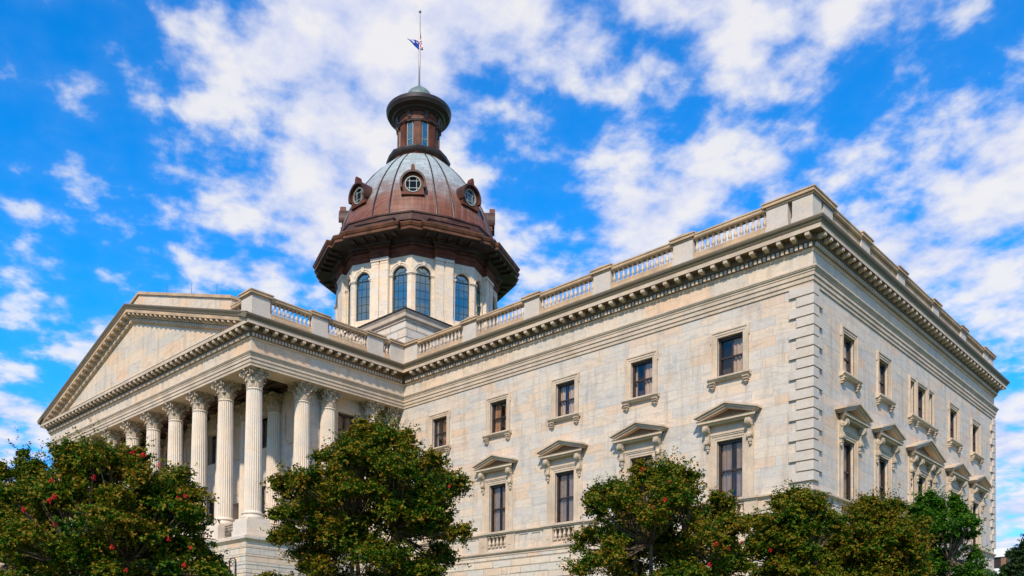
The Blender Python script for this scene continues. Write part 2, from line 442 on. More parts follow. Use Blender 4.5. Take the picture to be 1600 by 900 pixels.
class MB:
    def __init__(self):
        self.v, self.f, self.mi = [], [], []
        self.cur = 0
        self.xf = None

    def add(self, verts, faces):
        o = len(self.v)
        if self.xf is not None:
            verts = [self.xf(*p) for p in verts]
        self.v += [tuple(p) for p in verts]
        self.f += [tuple(i + o for i in f) for f in faces]
        self.mi += [self.cur] * len(faces)

    def box(self, x0, x1, y0, y1, z0, z1):
        x0, x1 = min(x0, x1), max(x0, x1)
        y0, y1 = min(y0, y1), max(y0, y1)
        z0, z1 = min(z0, z1), max(z0, z1)
        self.add([(x0, y0, z0), (x1, y0, z0), (x1, y1, z0), (x0, y1, z0), (x0, y0, z1), (x1, y0, z1), (x1, y1, z1), (x0, y1, z1)],
                 [(0, 3, 2, 1), (4, 5, 6, 7), (0, 1, 5, 4), (1, 2, 6, 5), (2, 3, 7, 6), (3, 0, 4, 7)])

    def quad(self, a, b, c, d):
        self.add([a, b, c, d], [(0, 1, 2, 3)])

    def extrude(self, poly, axis, a0, a1):
        """poly of 2D points, extruded along axis 'x','y' or 'z' from a0 to a1"""
        n = len(poly)

        def p3(p, a):
            return (a, p[0], p[1]) if axis == 'x' else ((p[0], a, p[1]) if axis == 'y' else (p[0], p[1], a))
        vs = [p3(p, a0) for p in poly] + [p3(p, a1) for p in poly]
        fs = [tuple(range(n)), tuple(range(2 * n - 1, n - 1, -1))]
        fs += [(i, (i + 1) % n, n + (i + 1) % n, n + i) for i in range(n)]
        self.add(vs, fs)

    def lathe(self, prof, n=24, cx=0, cy=0, a0=0.0, cap=True):
        vs, fs = [], []
        for r, z in prof:
            for i in range(n):
                a = a0 + 2 * PI * i / n
                vs.append((cx + r * math.cos(a), cy + r * math.sin(a), z))
        for k in range(len(prof) - 1):
            for i in range(n):
                j = (i + 1) % n
                fs.append((k * n + i, k * n + j, (k + 1) * n + j, (k + 1) * n + i))
        if cap:
            fs.append(tuple(reversed(range(n))))
            fs.append(tuple((len(prof) - 1) * n + i for i in range(n)))
        self.add(vs, fs)

    def sweep(self, path, prof, closed=False, closed_prof=False, caps=True):
        """prof (outward, z) swept along plan path; outward is to the left of the walking direction"""
        n = len(path)
        mit = []
        for i in range(n):
            p = Vector(path[i])
            a = Vector(path[i - 1]) if (i > 0 or closed) else None
            b = Vector(path[(i + 1) % n]) if (i < n - 1 or closed) else None
            n1 = n2 = None
            if a is not None:
                d = (p - a).normalized()
                n1 = Vector((-d.y, d.x))
            if b is not None:
                d = (b - p).normalized()
                n2 = Vector((-d.y, d.x))
            if n1 is None:
                m = n2
            elif n2 is None:
                m = n1
            else:
                m = n1 + n2
                m = m / max(m.dot(n1), 1e-6)
            mit.append(m)
        k = len(prof)
        vs = [(path[i][0] + mit[i].x * d, path[i][1] + mit[i].y * d, z) for i in range(n) for d, z in prof]
        fs = []
        kk = k if closed_prof else k - 1
        for i in range(n if closed else n - 1):
            j = (i + 1) % n
            for q in range(kk):
                r = (q + 1) % k
                fs.append((i * k + q, i * k + r, j * k + r, j * k + q))
        if caps and not closed and closed_prof:
            fs.append(tuple(range(k)))
            fs.append(tuple((n - 1) * k + q for q in reversed(range(k))))
        self.add(vs, fs)

    def tube(self, pts, rad, n=8):
        pts = [Vector(p) for p in pts]
        rads = rad if isinstance(rad, (list, tuple)) else [rad] * len(pts)
        vs, fs = [], []
        up = Vector((0.31, 0.17, 0.93))
        for i, p in enumerate(pts):
            d = (pts[min(i + 1, len(pts) - 1)] - pts[max(i - 1, 0)]).normalized()
            s = d.cross(up)
            if s.length < 0.05:
                s = d.cross(Vector((1, 0.2, 0)))
            s.normalize()
            q = d.cross(s)
            for k in range(n):
                a = 2 * PI * k / n
                vs.append(tuple(p + (s * math.cos(a) + q * math.sin(a)) * rads[i]))
        for i in range(len(pts) - 1):
            for k in range(n):
                j = (k + 1) % n
                fs.append((i * n + k, i * n + j, (i + 1) * n + j, (i + 1) * n + k))
        fs.append(tuple(range(n)))
        fs.append(tuple((len(pts) - 1) * n + k for k in reversed(range(n))))
        self.add(vs, fs)

    def wall(self, u0, u1, z0, z1, holes, y=0.0):
        """flat wall in the local plane y, facing -y, holes (u0,u1,z0,z1,depth,back)"""
        us = sorted({u0, u1, *[h[0] for h in holes], *[h[1] for h in holes]})
        zs = sorted({z0, z1, *[h[2] for h in holes], *[h[3] for h in holes]})
        for a, b in zip(us, us[1:]):
            for c, d in zip(zs, zs[1:]):
                mu, mz = (a + b) / 2, (c + d) / 2
                if any(h[0] < mu < h[1] and h[2] < mz < h[3] for h in holes):
                    continue
                self.quad((a, y, c), (b, y, c), (b, y, d), (a, y, d))
        for h in holes:
            a, b, c, d, dep, back = h
            self.quad((a, y, c), (a, y, d), (a, y + dep, d), (a, y + dep, c))
            self.quad((b, y, d), (b, y, c), (b, y + dep, c), (b, y + dep, d))
            self.quad((a, y, d), (b, y, d), (b, y + dep, d), (a, y + dep, d))
            self.quad((b, y, c), (a, y, c), (a, y + dep, c), (b, y + dep, c))
            if back:
                self.quad((a, y + dep, c), (b, y + dep, c), (b, y + dep, d), (a, y + dep, d))

    def mesh(self, name, mats, smooth=False, angle=None):
        me = bpy.data.meshes.new(name)
        me.from_pydata(self.v, [], self.f)
        for m in (mats if isinstance(mats, (list, tuple)) else [mats]):
            me.materials.append(MATS[m])
        me.polygons.foreach_set('material_index', self.mi)
        import bmesh
        bm = bmesh.new()
        bm.from_mesh(me)
        bmesh.ops.recalc_face_normals(bm, faces=bm.faces)
        bm.to_mesh(me)
        bm.free()
        if smooth:
            me.polygons.foreach_set('use_smooth', [True] * len(me.polygons))
            me.set_sharp_from_angle(angle=R(angle or 40))
        me.update()
        return me

    def build(self, name, mats, parent=None, smooth=False, angle=None, label=None, kind=None):
        o = bpy.data.objects.new(name, self.mesh(name, mats, smooth, angle))
        C.objects.link(o)
        if parent is not None:
            o.parent = parent
        if label:
            o['label'] = label
        if kind:
            o['kind'] = kind
        return o


def thing(name, label, cat, loc=(0, 0, 0), group=None, rz=0.0):
    o = bpy.data.objects.new(name, None)
    o.empty_display_size = 0.5
    C.objects.link(o)
    o.location = loc
    o.rotation_euler = (0, 0, rz)
    o['label'] = label
    o['category'] = cat
    if group:
        o['group'] = group
    return o


def copy_tree(o, parent=None, loc=None, rz=None):
    c = o.copy()
    C.objects.link(c)
    c.parent = parent
    if loc is not None:
        c.location = loc
    if rz is not None:
        c.rotation_euler = (0, 0, rz)
    for ch in list(o.children):
        copy_tree(ch, c)
    return c


# ------------------------------------------------------------------ ground
def ground_z(x, y):
    t = min(max((y + 47.0) / 40.0, 0.0), 1.0)
    return 4.6 * t * t * (3 - 2 * t)


def make_ground():
    b = MB()
    xs = [-2500, -900, -400] + [-200 + 10 * i for i in range(31)] + [300, 600, 2500]
    ys = [-2500, -800, -200] + [-70 + 3 * i for i in range(26)] + [40, 120, 400, 900, 2500]
    vs = [(x, y, ground_z(x, y)) for y in ys for x in xs]
    n = len(xs)
    fs = [(j * n + i, j * n + i + 1, (j + 1) * n + i + 1, (j + 1) * n + i) for j in range(len(ys) - 1) for i in range(n - 1)]
    b.add(vs, fs)
    b.build('ground', 'grass', smooth=True, angle=80, kind='structure')
    b = MB()
    px = [(-60 + 4 * i) for i in range(31)]
    b.add([(x, y, ground_z(x, y) + 0.012) for x in px for y in (-53, -51.5, -50, -48.5, -47)],
          [(i * 5 + j, (i + 1) * 5 + j, (i + 1) * 5 + j + 1, i * 5 + j + 1) for i in range(len(px) - 1) for j in range(4)])
    b.build('path', 'paving', smooth=True, kind='structure')


make_ground()

# ------------------------------------------------------------------ the capitol
XE, YE = -35.73, 37.1          # inner angle of wing and portico; depth of the wing
YP, XW, XM = -14.84, -75.10, -55.415
XL = -111.23
capitol = thing('capitol', 'pale marble capitol with columned portico and brown copper dome on a drum', 'building')
OUT = [(0, YE), (0, 0), (XE, 0), (XE, YP), (XW, YP), (XW, 0), (XL, 0), (XL, YE)]

# --- openings of the long front (A) and of the end front (B)
WA = [-5.15, -11.57, -18.05, -24.6, -31.2]
WBs = [5.2, 11.0, 25.75, 31.6]
WBc = 18.4
ZU0, ZU1 = 19.95, 22.45
ZL0, ZL1 = 12.32, 16.0
HW = 0.86


def frame_A(u, y, z):
    return (u, y, z)


def frame_B(u, y, z):
    return (-y, u, z)


def wing_walls():
    for nm, fr, cs, trip, u0, u1 in (('front_wall', frame_A, WA, None, XE, 0.0), ('end_wall', frame_B, WBs, WBc, 0.0, YE)):
        holes = []
        for c in cs:
            holes += [(c - HW, c + HW, ZU0, ZU1, 0.42, False), (c - HW, c + HW, ZL0, ZL1, 0.42, False), (c - 0.98, c + 0.98, 11.16, 11.98, 0.45, True)]
        if trip is not None:
            for d, w in ((0, 0.86), (-1.95, 0.40), (1.95, 0.40)):
                holes += [(trip + d - w, trip + d + w, ZU0, ZU1, 0.42, False), (trip + d - w, trip + d + w, ZL0, ZL1, 0.42, False)]
        ks = sorted(cs + ([trip] if trip is not None else []))
        edges = [u0 + 0.3] + [k for k in ks] + [u1 - 0.3]
        for a, c in zip(edges, edges[1:]):
            lo = a + (2.1 if a in ks else 0.9)
            hi = c - (2.1 if c in ks else 0.9)
            if hi - lo > 1.6:
                mid = (lo + hi) / 2
                holes += [(lo + 0.15, mid - 0.16, 11.25, 11.92, 0.06, True), (mid + 0.16, hi - 0.15, 11.25, 11.92, 0.06, True)]
        b = MB()
        b.xf = fr
        b.wall(u0 - (1.5 if nm == 'front_wall' else 0), u1, 10.48, 24.3, holes)
        b.build(nm, 'wall_marble', capitol)
    # rear and far wing, seen only from elsewhere
    b = MB()
    b.quad((0, YE, 3.5), (XL, YE, 3.5), (XL, YE, 24.3), (0, YE, 24.3))
    b.quad((XL, YE, 3.5), (XL, 0, 3.5), (XL, 0, 24.3), (XL, YE, 24.3))
    b.quad((XL, 0, 3.5), (XW, 0, 3.5), (XW, 0, 24.3), (XL, 0, 24.3))
    b.quad((0.0, YE, 3.5), (0.0, YE, 3.5), (0, YE, 4), (0, YE, 4)) if False else None
    b.build('rear_wall', 'wall_marble', capitol)
    # basement with cut courses
    prof = [(0.06, 3.0)]
    z = 3.55
    while z < 10.1:
        prof += [(0.06, z - 0.035), (0.02, z - 0.02), (0.02, z + 0.01), (0.06, z + 0.025)]
        z += 0.55
    prof += [(0.06, 10.12), (0.0, 10.14), (0.0, 10.18), (0.06, 10.20), (0.06, 10.5)]
    b = MB()
    b.sweep([(0, YE), (0, 0), (XE, 0)], prof)
    b.build('basement', 'basement_marble', capitol)
    # flat arches over the basement openings
    for c in WA:
        b = MB()
        for k in range(-3, 4):
            w = 0.17
            top, bot = c + k * 0.46, c + k * 0.36
            b.extrude([(bot - 0.17, 8.55), (bot + 0.17, 8.55), (top + 0.215, 9.5 if abs(k) != 0 else 9.62), (top - 0.215, 9.5 if abs(k) != 0 else 9.62)], 'y', -0.085, 0.02)
        b.build('window_arch', 'basement_marble', capitol)
    # floor, roof
    b = MB()
    b.box(XL + 0.1, -0.1, 0.5, YE - 0.1, 26.9, 27.38)
    b.build('roof', 'roof_metal', capitol)
    b = MB()
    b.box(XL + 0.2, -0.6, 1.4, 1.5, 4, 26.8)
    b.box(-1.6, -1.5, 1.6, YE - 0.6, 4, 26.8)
    b.build('inner_wall', 'interior', capitol)


wing_walls()


def string_courses():
    b = MB()
    p1 = [(0.0, 10.42), (0.10, 10.46), (0.10, 10.56), (0.20, 10.64), (0.24, 10.70), (0.24, 10.80), (0.16, 10.84), (0.0, 10.90)]
    p2 = [(0.0, 12.04), (0.08, 12.08), (0.12, 12.14), (0.20, 12.18), (0.20, 12.27), (0.0, 12.315)]
    for p in ([(0, YE), (0, 0), (XE, 0)],):
        b.sweep(p, p1)
        b.sweep(p, p2)
    b.build('string_course', 'trim_marble', capitol)


string_courses()


def entablature():
    b = MB()
    b.sweep(OUT, [(-0.3, 24.05), (0.07, 24.05), (0.07, 24.27), (0.13, 24.275), (0.13, 24.53), (0.19, 24.535), (0.19, 24.76), (0.23, 24.765), (0.23, 24.84), (0.30, 24.90), (0.30, 24.96), (0.34, 24.965), (0.34, 25.05), (0.03, 25.10)], closed=True)
    b.build('architrave', 'trim_marble', capitol)
    b = MB()
    b.sweep(OUT, [(0.03, 25.08), (0.03, 26.02)], closed=True)
    b.build('frieze', 'frieze_marble', capitol)
    b = MB()
    b.sweep(OUT, [(0.03, 25.98), (0.08, 25.99), (0.10, 26.05), (0.16, 26.13)], closed=True)
    b.sweep(OUT, [(0.82, 26.82), (0.82, 27.07), (0.86, 27.10), (0.2, 27.16)], closed=True)
    cor = b.build('cornice', 'trim_marble', capitol)
    b = MB()
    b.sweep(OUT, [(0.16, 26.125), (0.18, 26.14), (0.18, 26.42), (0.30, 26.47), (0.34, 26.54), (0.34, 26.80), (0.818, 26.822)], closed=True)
    b.build('soffit', 'shaded_marble', cor)
    b = MB()
    sima = [(0.80, 27.085), (0.87, 27.12), (0.90, 27.20), (0.99, 27.30), (1.03, 27.40), (1.03, 27.47), (0.55, 27.56), (-0.3, 27.58)]
    P1 = [(XE, YP - 1.03), (XE, 0), (0, 0), (0, YE), (XL, YE), (XL, 0), (XW, 0), (XW, YP - 1.03)]
    P1 = P1[::-1]
    b.sweep(P1, sima, closed_prof=True)
    b.build('gutter_moulding', 'lichen_marble', capitol)
    # dentils
    segs = [((0, YE), (0, 0)), ((0, 0), (XE, 0)), ((XE, 0), (XE, YP)), ((XE, YP), (XW, YP))]
    for (ax, ay), (bx, by) in segs:
        L = math.hypot(bx - ax, by - ay)
        d = Vector((bx - ax, by - ay)) / L
        nrm = Vector((-d.y, d.x))
        n = int(round((L) / 0.281))
        b = MB()
        for i in range(n + 1):
            s = i * L / n
            if (ax, ay) in ((XE, 0),) and s < 0.35 or (bx, by) == (XE, 0) and s > L - 0.35:
                continue
            c = Vector((ax, ay)) + d * s
            q = [c + d * e + nrm * f for e, f in ((-0.085, 0.1), (0.085, 0.1), (0.085, 0.30), (-0.085, 0.30))]
            b.extrude([(p.x, p.y) for p in q], 'z', 26.17, 26.405)
        # each run is one moulding
        b.build('dentil_moulding', 'trim_marble', cor)
    # modillions: each a bracket of its own
    mb = MB()
    pr = [(0.33, 26.56), (0.44, 26.555), (0.56, 26.60), (0.70, 26.585), (0.78, 26.63), (0.785, 26.81), (0.33, 26.81)]
    mb.extrude([(-p[0], p[1]) for p in pr], 'x', -0.13, 0.13)
    me = mb.mesh('modillion', 'trim_marble')
    rest = []
    count = 0
    spots = []
    for (ax, ay), (bx, by), rz in (((0, 0), (XE, 0), 0.0), ((XE, 0), (XE, YP), PI / 2), ((XE, YP), (XW, YP), 0.0), ((0, YE), (0, 0), PI / 2)):
        L = math.hypot(bx - ax, by - ay)
        d = Vector((bx - ax, by - ay)) / L
        n = int(round(L / 0.848))
        for i in range(n + 1):
            s = i * L / n
            if (ax, ay) == (XE, 0) and s < 0.9 or (bx, by) == (XE, 0) and s > L - 0.9:
                continue
            if rz and (s < 0.1 or s > L - 0.1):
                s = s + (0.0)
            c = Vector((ax, ay)) + d * s
            spots.append((c.x, c.y, rz))
    return me, spots, cor


mod_mesh, mod_spots, cornice_ob = entablature()
mod_spots = [s for s in mod_spots]
mod_spots.sort(key=lambda s: (s[0] - 21.4) ** 2 + (s[1] + 49) ** 2)
for x, y, rz in mod_spots[:100]:
    o = bpy.data.objects.new('modillion', mod_mesh)
    C.objects.link(o)
    o.parent = cornice_ob
    o.location = (x, y, 0)
    o.rotation_euler = (0, 0, rz)
b = MB()
for x, y, rz in mod_spots[100:]:
    c, s = math.cos(rz), math.sin(rz)
    b.xf = lambda px, py, pz: (x + c * px - s * py, y + s * px + c * py, pz)
    pr = [(0.33, 26.56), (0.44, 26.555), (0.56, 26.60), (0.70, 26.585), (0.78, 26.63), (0.785, 26.81), (0.33, 26.81)]
    b.extrude([(-p[0], p[1]) for p in pr], 'x', -0.13, 0.13)
b.build('modillion', 'trim_marble', cornice_ob, kind='stuff')


def quoins():
    z = 24.04
    i = 0
    for k in range(20):
        z1 = z - 0.598 * k
        z0 = z1 - 0.515
        if z0 < 12.3:
            break
        la, lb = (1.34, 0.62) if k % 2 == 0 else (0.90, 1.12)
        for far in (False, True):
            b = MB()
            p = 0.135
            if not far:
                b.extrude([(p, -p), (p, lb), (-0.01, lb), (-0.01, 0.01), (-la, 0.01), (-la, -p)], 'z', z0, z1)
            else:
                b.extrude([(p, YE + p), (p, YE - lb), (-0.01, YE - lb), (-0.01, YE - 0.01), (-la, YE - 0.01), (-la, YE + p)], 'z', z0, z1)
            b.build('quoin', 'quoin_marble', capitol)


quoins()

# ------------------------------------------------------------------ windows
_cm = {}


def sash_mesh(hw, h, cross, key):
    """timber sash in local coordinates: x along the wall, outward -y, z from the sill"""
    if key in _cm:
        return _cm[key]
    b = MB()
    y0, y1 = 0.26, 0.40
    b.box(-hw, -hw + 0.13, y0 - 0.06, y1, 0, h)
    b.box(hw - 0.13, hw, y0 - 0.06, y1, 0, h)
    b.box(-hw + 0.13, hw - 0.13, y0 - 0.06, y1, h - 0.16, h)
    b.box(-hw + 0.13, hw - 0.13, y0 - 0.02, y1, 0, 0.14)
    if cross:
        b.box(-hw + 0.13, hw - 0.13, y0, y1 - 0.02, h * 0.5 - 0.055, h * 0.5 + 0.055)
        b.box(-0.032, 0.032, y0 + 0.03, y1 - 0.03, 0.14, h - 0.16)
    _cm[key] = b.mesh('window', 'dark_sash')
    return _cm[key]


def pane_mesh(hw, h, key):
    key = 'p' + key
    if key not in _cm:
        b = MB()
        b.quad((-hw + 0.1, 0.335, 0.1), (hw - 0.1, 0.335, 0.1), (hw - 0.1, 0.335, h - 0.1), (-hw + 0.1, 0.335, h - 0.1))
        _cm[key] = b.mesh('pane', 'window_glass')
    return _cm[key]


def curtain_mesh(hw, h, seed, mat):
    rnd = random.Random(seed)
    b = MB()
    gap = rnd.uniform(0.15, 0.75)
    c0 = rnd.uniform(-0.45, 0.1)
    for a, c in ((-hw - 0.05, c0 - gap / 2), (c0 + gap / 2, hw + 0.05)):
        n = max(6, int((c - a) / 0.035))
        ph = rnd.uniform(0, 6)
        pts = [(a + (c - a) * i / n, 0.46 + 0.04 * math.sin(i * 0.9 + ph) + 0.02 * math.sin(i * 2.1 + ph)) for i in range(n + 1)]
        b.add([(x, y, z) for x, y in pts for z in (-0.05, h + 0.1)], [(2 * i, 2 * i + 2, 2 * i + 3, 2 * i + 1) for i in range(n)])
    return b.mesh('curtain', mat, smooth=True, angle=80)


def surround_mesh(hw, h, lower, key, fw=0.38):
    key = 's' + key
    if key in _cm:
        return _cm[key]
    b = MB()
    zb = 0.0
    # moulded architrave: outer fillet, middle band, inner bead
    for a, c, pr in ((0.0, 0.13, 0.055), (0.13, 0.29, 0.085), (0.29, fw, 0.13)):
        b.box(-hw - c, -hw - a, -pr, 0.04, zb, h + c)
        b.box(hw + a, hw + c, -pr, 0.04, zb, h + c)
        b.box(-hw - a, hw + a, -pr, 0.04, h + a, h + c)
    if not lower:
        b.box(-hw - fw - 0.07, hw + fw + 0.07, -0.10, 0.04, h - 0.12, h - 0.02) if False else None
        b.box(-hw - fw - 0.06, -hw - fw, -0.11, 0.04, h - 0.25, h + fw)
        b.box(hw + fw, hw + fw + 0.06, -0.11, 0.04, h - 0.25, h + fw)
    else:
        # outer pilaster strips and frieze under the hood
        b.box(-hw - fw - 0.36, -hw - fw, -0.075, 0.04, zb, h + 1.0)
        b.box(hw + fw, hw + fw + 0.36, -0.075, 0.04, zb, h + 1.0)
        b.box(-hw - fw, hw + fw, -0.06, 0.04, h + fw, h + 1.0)
        b.box(-hw - fw, hw + fw, -0.17, 0.04, h + fw, h + fw + 0.09)
    _cm[key] = b.mesh('surround', 'trim_marble')
    return _cm[key]


def sill_mesh(w, key):
    key = 'l' + key
    if key not in _cm:
        b = MB()
        pr = [(-0.04, 0.0), (0.34, 0.0), (0.34, -0.10), (0.29, -0.13), (0.24, -0.20), (0.20, -0.24), (-0.04, -0.26)]
        b.extrude([(-p[0], p[1]) for p in pr], 'x', -w, w)
        _cm[key] = b.mesh('sill', 'trim_marble')
    return _cm[key]


def console_mesh(tall, key):
    if key in _cm:
        return _cm[key]
    b = MB()
    if tall:
        pr = [(0.04, 0.0), (-0.46, 0.0), (-0.49, -0.12), (-0.48, -0.26), (-0.41, -0.38), (-0.29, -0.46), (-0.21, -0.56), (-0.18, -0.70), (-0.20, -0.82), (-0.25, -0.90), (-0.27, -1.00), (-0.24, -1.10), (-0.16, -1.16), (0.04, -1.18)]
        b.extrude(pr, 'x', -0.14, 0.14)
        for dz, dy, rr in ((-0.21, -0.27, 0.225), (-0.99, -0.14, 0.135)):
            for sx in (-0.185, 0.14):
                n = 16
                b.extrude([(dy + rr * math.cos(2 * PI * i / n), dz + rr * math.sin(2 * PI * i / n)) for i in range(n)], 'x', sx, sx + 0.045)
                b.extrude([(dy + rr * 0.35 * math.cos(2 * PI * i / n), dz + rr * 0.35 * math.sin(2 * PI * i / n)) for i in range(n)], 'x', sx - 0.025, sx + 0.07)
        b.extrude([(0.03, -1.18), (-0.16, -1.18), (-0.13, -1.36), (0.03, -1.45)], 'x', -0.11, 0.11)
        b.lathe([(0.02, -1.62), (0.08, -1.56), (0.10, -1.50), (0.06, -1.42)], 8, 0, -0.07)
        m = b.mesh('console', 'carved_marble', smooth=True, angle=35)
    else:
        for w, d, za, zb in ((0.20, 0.30, 0.0, -0.13), (0.165, 0.24, -0.13, -0.26), (0.12, 0.17, -0.28, -0.40)):
            n = 7
            pr = [(0.03, za)] + [(-d + (d * 0.25) * (1 - math.sin(PI * i / (n - 1))), za + (zb - za) * i / (n - 1)) for i in range(n)] + [(0.03, zb)]
            b.extrude(pr, 'x', -w, w)
        b.lathe([(0.01, -0.50), (0.06, -0.46), (0.07, -0.42), (0.04, -0.39)], 8, 0, -0.06)
        m = b.mesh('console', 'carved_marble', smooth=True, angle=35)
    _cm[key] = m
    return m


def hood_mesh(w, rise, key):
    """pedimented hood: bed at z=0, half width w at the eaves"""
    key = 'h' + key
    if key in _cm:
        return _cm[key]
    b = MB()
    d = 0.74
    pr = [(-0.04, 0.0), (0.42, 0.0), (0.46, 0.09), (0.60, 0.12), (0.60, 0.25), (0.66, 0.29), (-0.04, 0.33)]
    wi = w - 0.14
    # horizontal cornice with returns
    lo = [(-p[0], p[1]) for p in pr]
    ends = []
    for p in pr:
        ends.append(wi - 0.60 + max(p[0], 0.0))
    n = len(pr)
    vs = [(-ends[i], lo[i][0], lo[i][1]) for i in range(n)] + [(ends[i], lo[i][0], lo[i][1]) for i in range(n)]
    fs = [tuple(range(n)), tuple(range(2 * n - 1, n - 1, -1))] + [(i, (i + 1) % n, n + (i + 1) % n, n + i) for i in range(n)]
    b.add(vs, fs)
    # raking cornice: two stepped bands each side
    for s in (-1, 1):
        for (ha, hb, dd, e) in ((0.0, 0.12, 0.52, -0.10), (0.12, 0.25, 0.62, 0.0), (0.25, 0.37, d, 0.14)):
            e0 = wi + e
            slope = rise / w
            z_e = 0.29 + ha
            z_a = 0.29 + ha + slope * wi
            poly = [(s * e0, z_e - slope * e), (0, z_a), (0, z_a + hb - ha), (s * e0, z_e - slope * e + hb - ha)]
            b.extrude(poly, 'y', -dd, 0.04)
    # tympanum set back
    b.cur = 1  # stained stone again, its dark base paints the shade of the recess
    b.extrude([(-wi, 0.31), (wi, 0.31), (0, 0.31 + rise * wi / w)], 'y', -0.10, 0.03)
    _cm[key] = b.mesh('hood', ['trim_marble', 'shaded_marble'])
    return _cm[key]


def part(name, me, parent, loc=(0, 0, 0)):
    o = bpy.data.objects.new(name, me)
    C.objects.link(o)
    o.parent = parent
    o.location = loc
    return o


def window(u, z, h, hw, rz, x, y, lower, key, cur, deco=True, fw=0.38, cross=True):
    w = part('window', sash_mesh(hw, h, cross, key), capitol, (x, y, z))
    w.rotation_euler = (0, 0, rz)
    part('pane', pane_mesh(hw, h, key), w)
    if cur:
        part('curtain', curtain_mesh(hw, h, int(u * 97 + z * 13), cur), w)
    part('surround', surround_mesh(hw, h, lower, key + str(fw), fw), w)
    if deco:
        if lower:
            part('hood', hood_mesh(2.10, 0.62, key), w, (0, 0, h + 0.99))
            for s in (-1, 1):
                part('console', console_mesh(True, 'ct'), w, (s * (hw + fw + 0.18), -0.07, h + 0.99))
        else:
            part('sill', sill_mesh(1.42, key), w)
            for s in (-1, 1):
                part('console', console_mesh(False, 'cs'), w, (s * 1.12, -0.03, -0.26))
    return w


for i, c in enumerate(WA):
    cur = 'cream_curtain' if i < 3 else 'brown_curtain'
    window(c, ZU0, ZU1 - ZU0, HW, 0.0, c, 0, False, 'u', cur)
    window(c, ZL0, ZL1 - ZL0, HW, 0.0, c, 0, True, 'd', 'cream_curtain' if i < 4 else 'brown_curtain')
for c in WBs:
    window(c, ZU0, ZU1 - ZU0, HW, PI / 2, 0, c, False, 'u', 'cream_curtain')
    window(c, ZL0, ZL1 - ZL0, HW, PI / 2, 0, c, True, 'd', 'cream_curtain')


def triple(z, h, lower):
    w = window(WBc, z, h, HW, PI / 2, 0, WBc, lower, 'u' if not lower else 'd', 'cream_curtain', deco=False, fw=0.30)
    w.data = sash_mesh(HW, h, True, 'u' if not lower else 'd')
    for ch in list(w.children):
        if ch.name.startswith('surround'):
            bpy.data.objects.remove(ch)
    b = MB()
    for d, hw in ((0, HW), (-1.95, 0.40), (1.95, 0.40)):
        for a, pr in ((0.0, 0.06), (0.14, 0.11)):
            c = a + 0.14
            b.box(d - hw - c, d - hw - a, -pr, 0.04, 0, h + c)
            b.box(d + hw + a, d + hw + c, -pr, 0.04, 0, h + c)
            b.box(d - hw - a, d + hw + a, -pr, 0.04, h + a, h + c)
    if lower:
        b.box(-2.75, -2.64, -0.07, 0.04, 0, h + 1.0)
        b.box(2.64, 2.75, -0.07, 0.04, 0, h + 1.0)
        b.box(-2.63, 2.63, -0.06, 0.04, h + 0.3, h + 1.0)
        b.box(-2.63, 2.63, -0.17, 0.04, h + 0.3, h + 0.39)
    part('surround', b.mesh('surround', 'trim_marble'), w)
    for d in (-1.95, 1.95):
        part('side_sash', sash_mesh(0.40, h, False, 'n%d' % lower), w, (d, 0, 0))
        part('pane', pane_mesh(0.40, h, 'n%d' % lower), w, (d, 0, 0))
    if lower:
        part('hood', hood_mesh(3.25, 0.98, 'wide'), w, (0, 0, h + 0.99))
        for s in (-2.5, -1.2, 1.2, 2.5):
            part('console', console_mesh(True, 'ct'), w, (s, -0.07, h + 0.99))
    else:
        part('sill', sill_mesh(2.8, 'wide'), w)
        for s in (-2.5, -1.25, 1.25, 2.5):
            part('console', console_mesh(False, 'cs'), w, (s, -0.03, -0.26))


triple(ZU0, ZU1 - ZU0, False)
triple(ZL0, ZL1 - ZL0, True)

# ------------------------------------------------------------------ balustrades


def baluster_mesh(h, r, key):
    if key not in _cm:
        b = MB()
        k = h / 0.94
        b.box(-r, r, -r, r, 0, 0.07 * k)
        b.lathe([(r * .75, .07 * k), (r * .80, .12 * k), (r * .50, .15 * k), (r * .95, .26 * k), (r * 1.0, .34 * k), (r * .80, .46 * k), (r * .50, .60 * k), (r * .42, .70 * k), (r * .62, .73 * k), (r * .62, .76 * k),
                 (r * .42, .78 * k), (r * .75, .85 * k), (r * .8, .87 * k)], 12)
        b.box(-r, r, -r, r, .87 * k, h)
        _cm[key] = b.mesh('baluster', 'trim_marble', smooth=True, angle=40)
    return _cm[key]


BZ0, BZ1 = 28.36, 29.26


def pedestal(x0, x1, y0, y1, cap=True):
    b = MB()
    b.box(x0, x1, y0, y1, 28.20, 29.36)
    b.box(x0 - 0.05, x1 + 0.05, y0 - 0.05, y1 + 0.05, 27.5, 28.20)
    b.box(x0 - 0.03, x1 + 0.03, y0 - 0.03, y1 + 0.03, 28.20, 28.30)
    b.build('pedestal', 'quoin_marble', capitol)
    if not cap:
        return
    b = MB()
    b.box(x0 - 0.06, x1 + 0.06, y0 - 0.06, y1 + 0.06, 29.34, 29.44)
    b.box(x0 - 0.16, x1 + 0.16, y0 - 0.16, y1 + 0.16, 29.44, 29.62)
    b.box(x0 - 0.21, x1 + 0.21, y0 - 0.21, y1 + 0.21, 29.62, 29.70)
    b.extrude([(x0 - 0.16, 29.70), (x1 + 0.16, 29.70), ((x0 + x1) / 2, 29.80)], 'y', y0 - 0.16, y1 + 0.16)
    b.build('pedestal_cap', 'cornice_marble', capitol)


RAIL = [(0.0, 29.24), (0.02, 29.24), (0.04, 29.30), (0.10, 29.34), (0.10, 29.48), (0.13, 29.52), (0.13, 29.58), (-0.13 - 0.32, 29.60)]


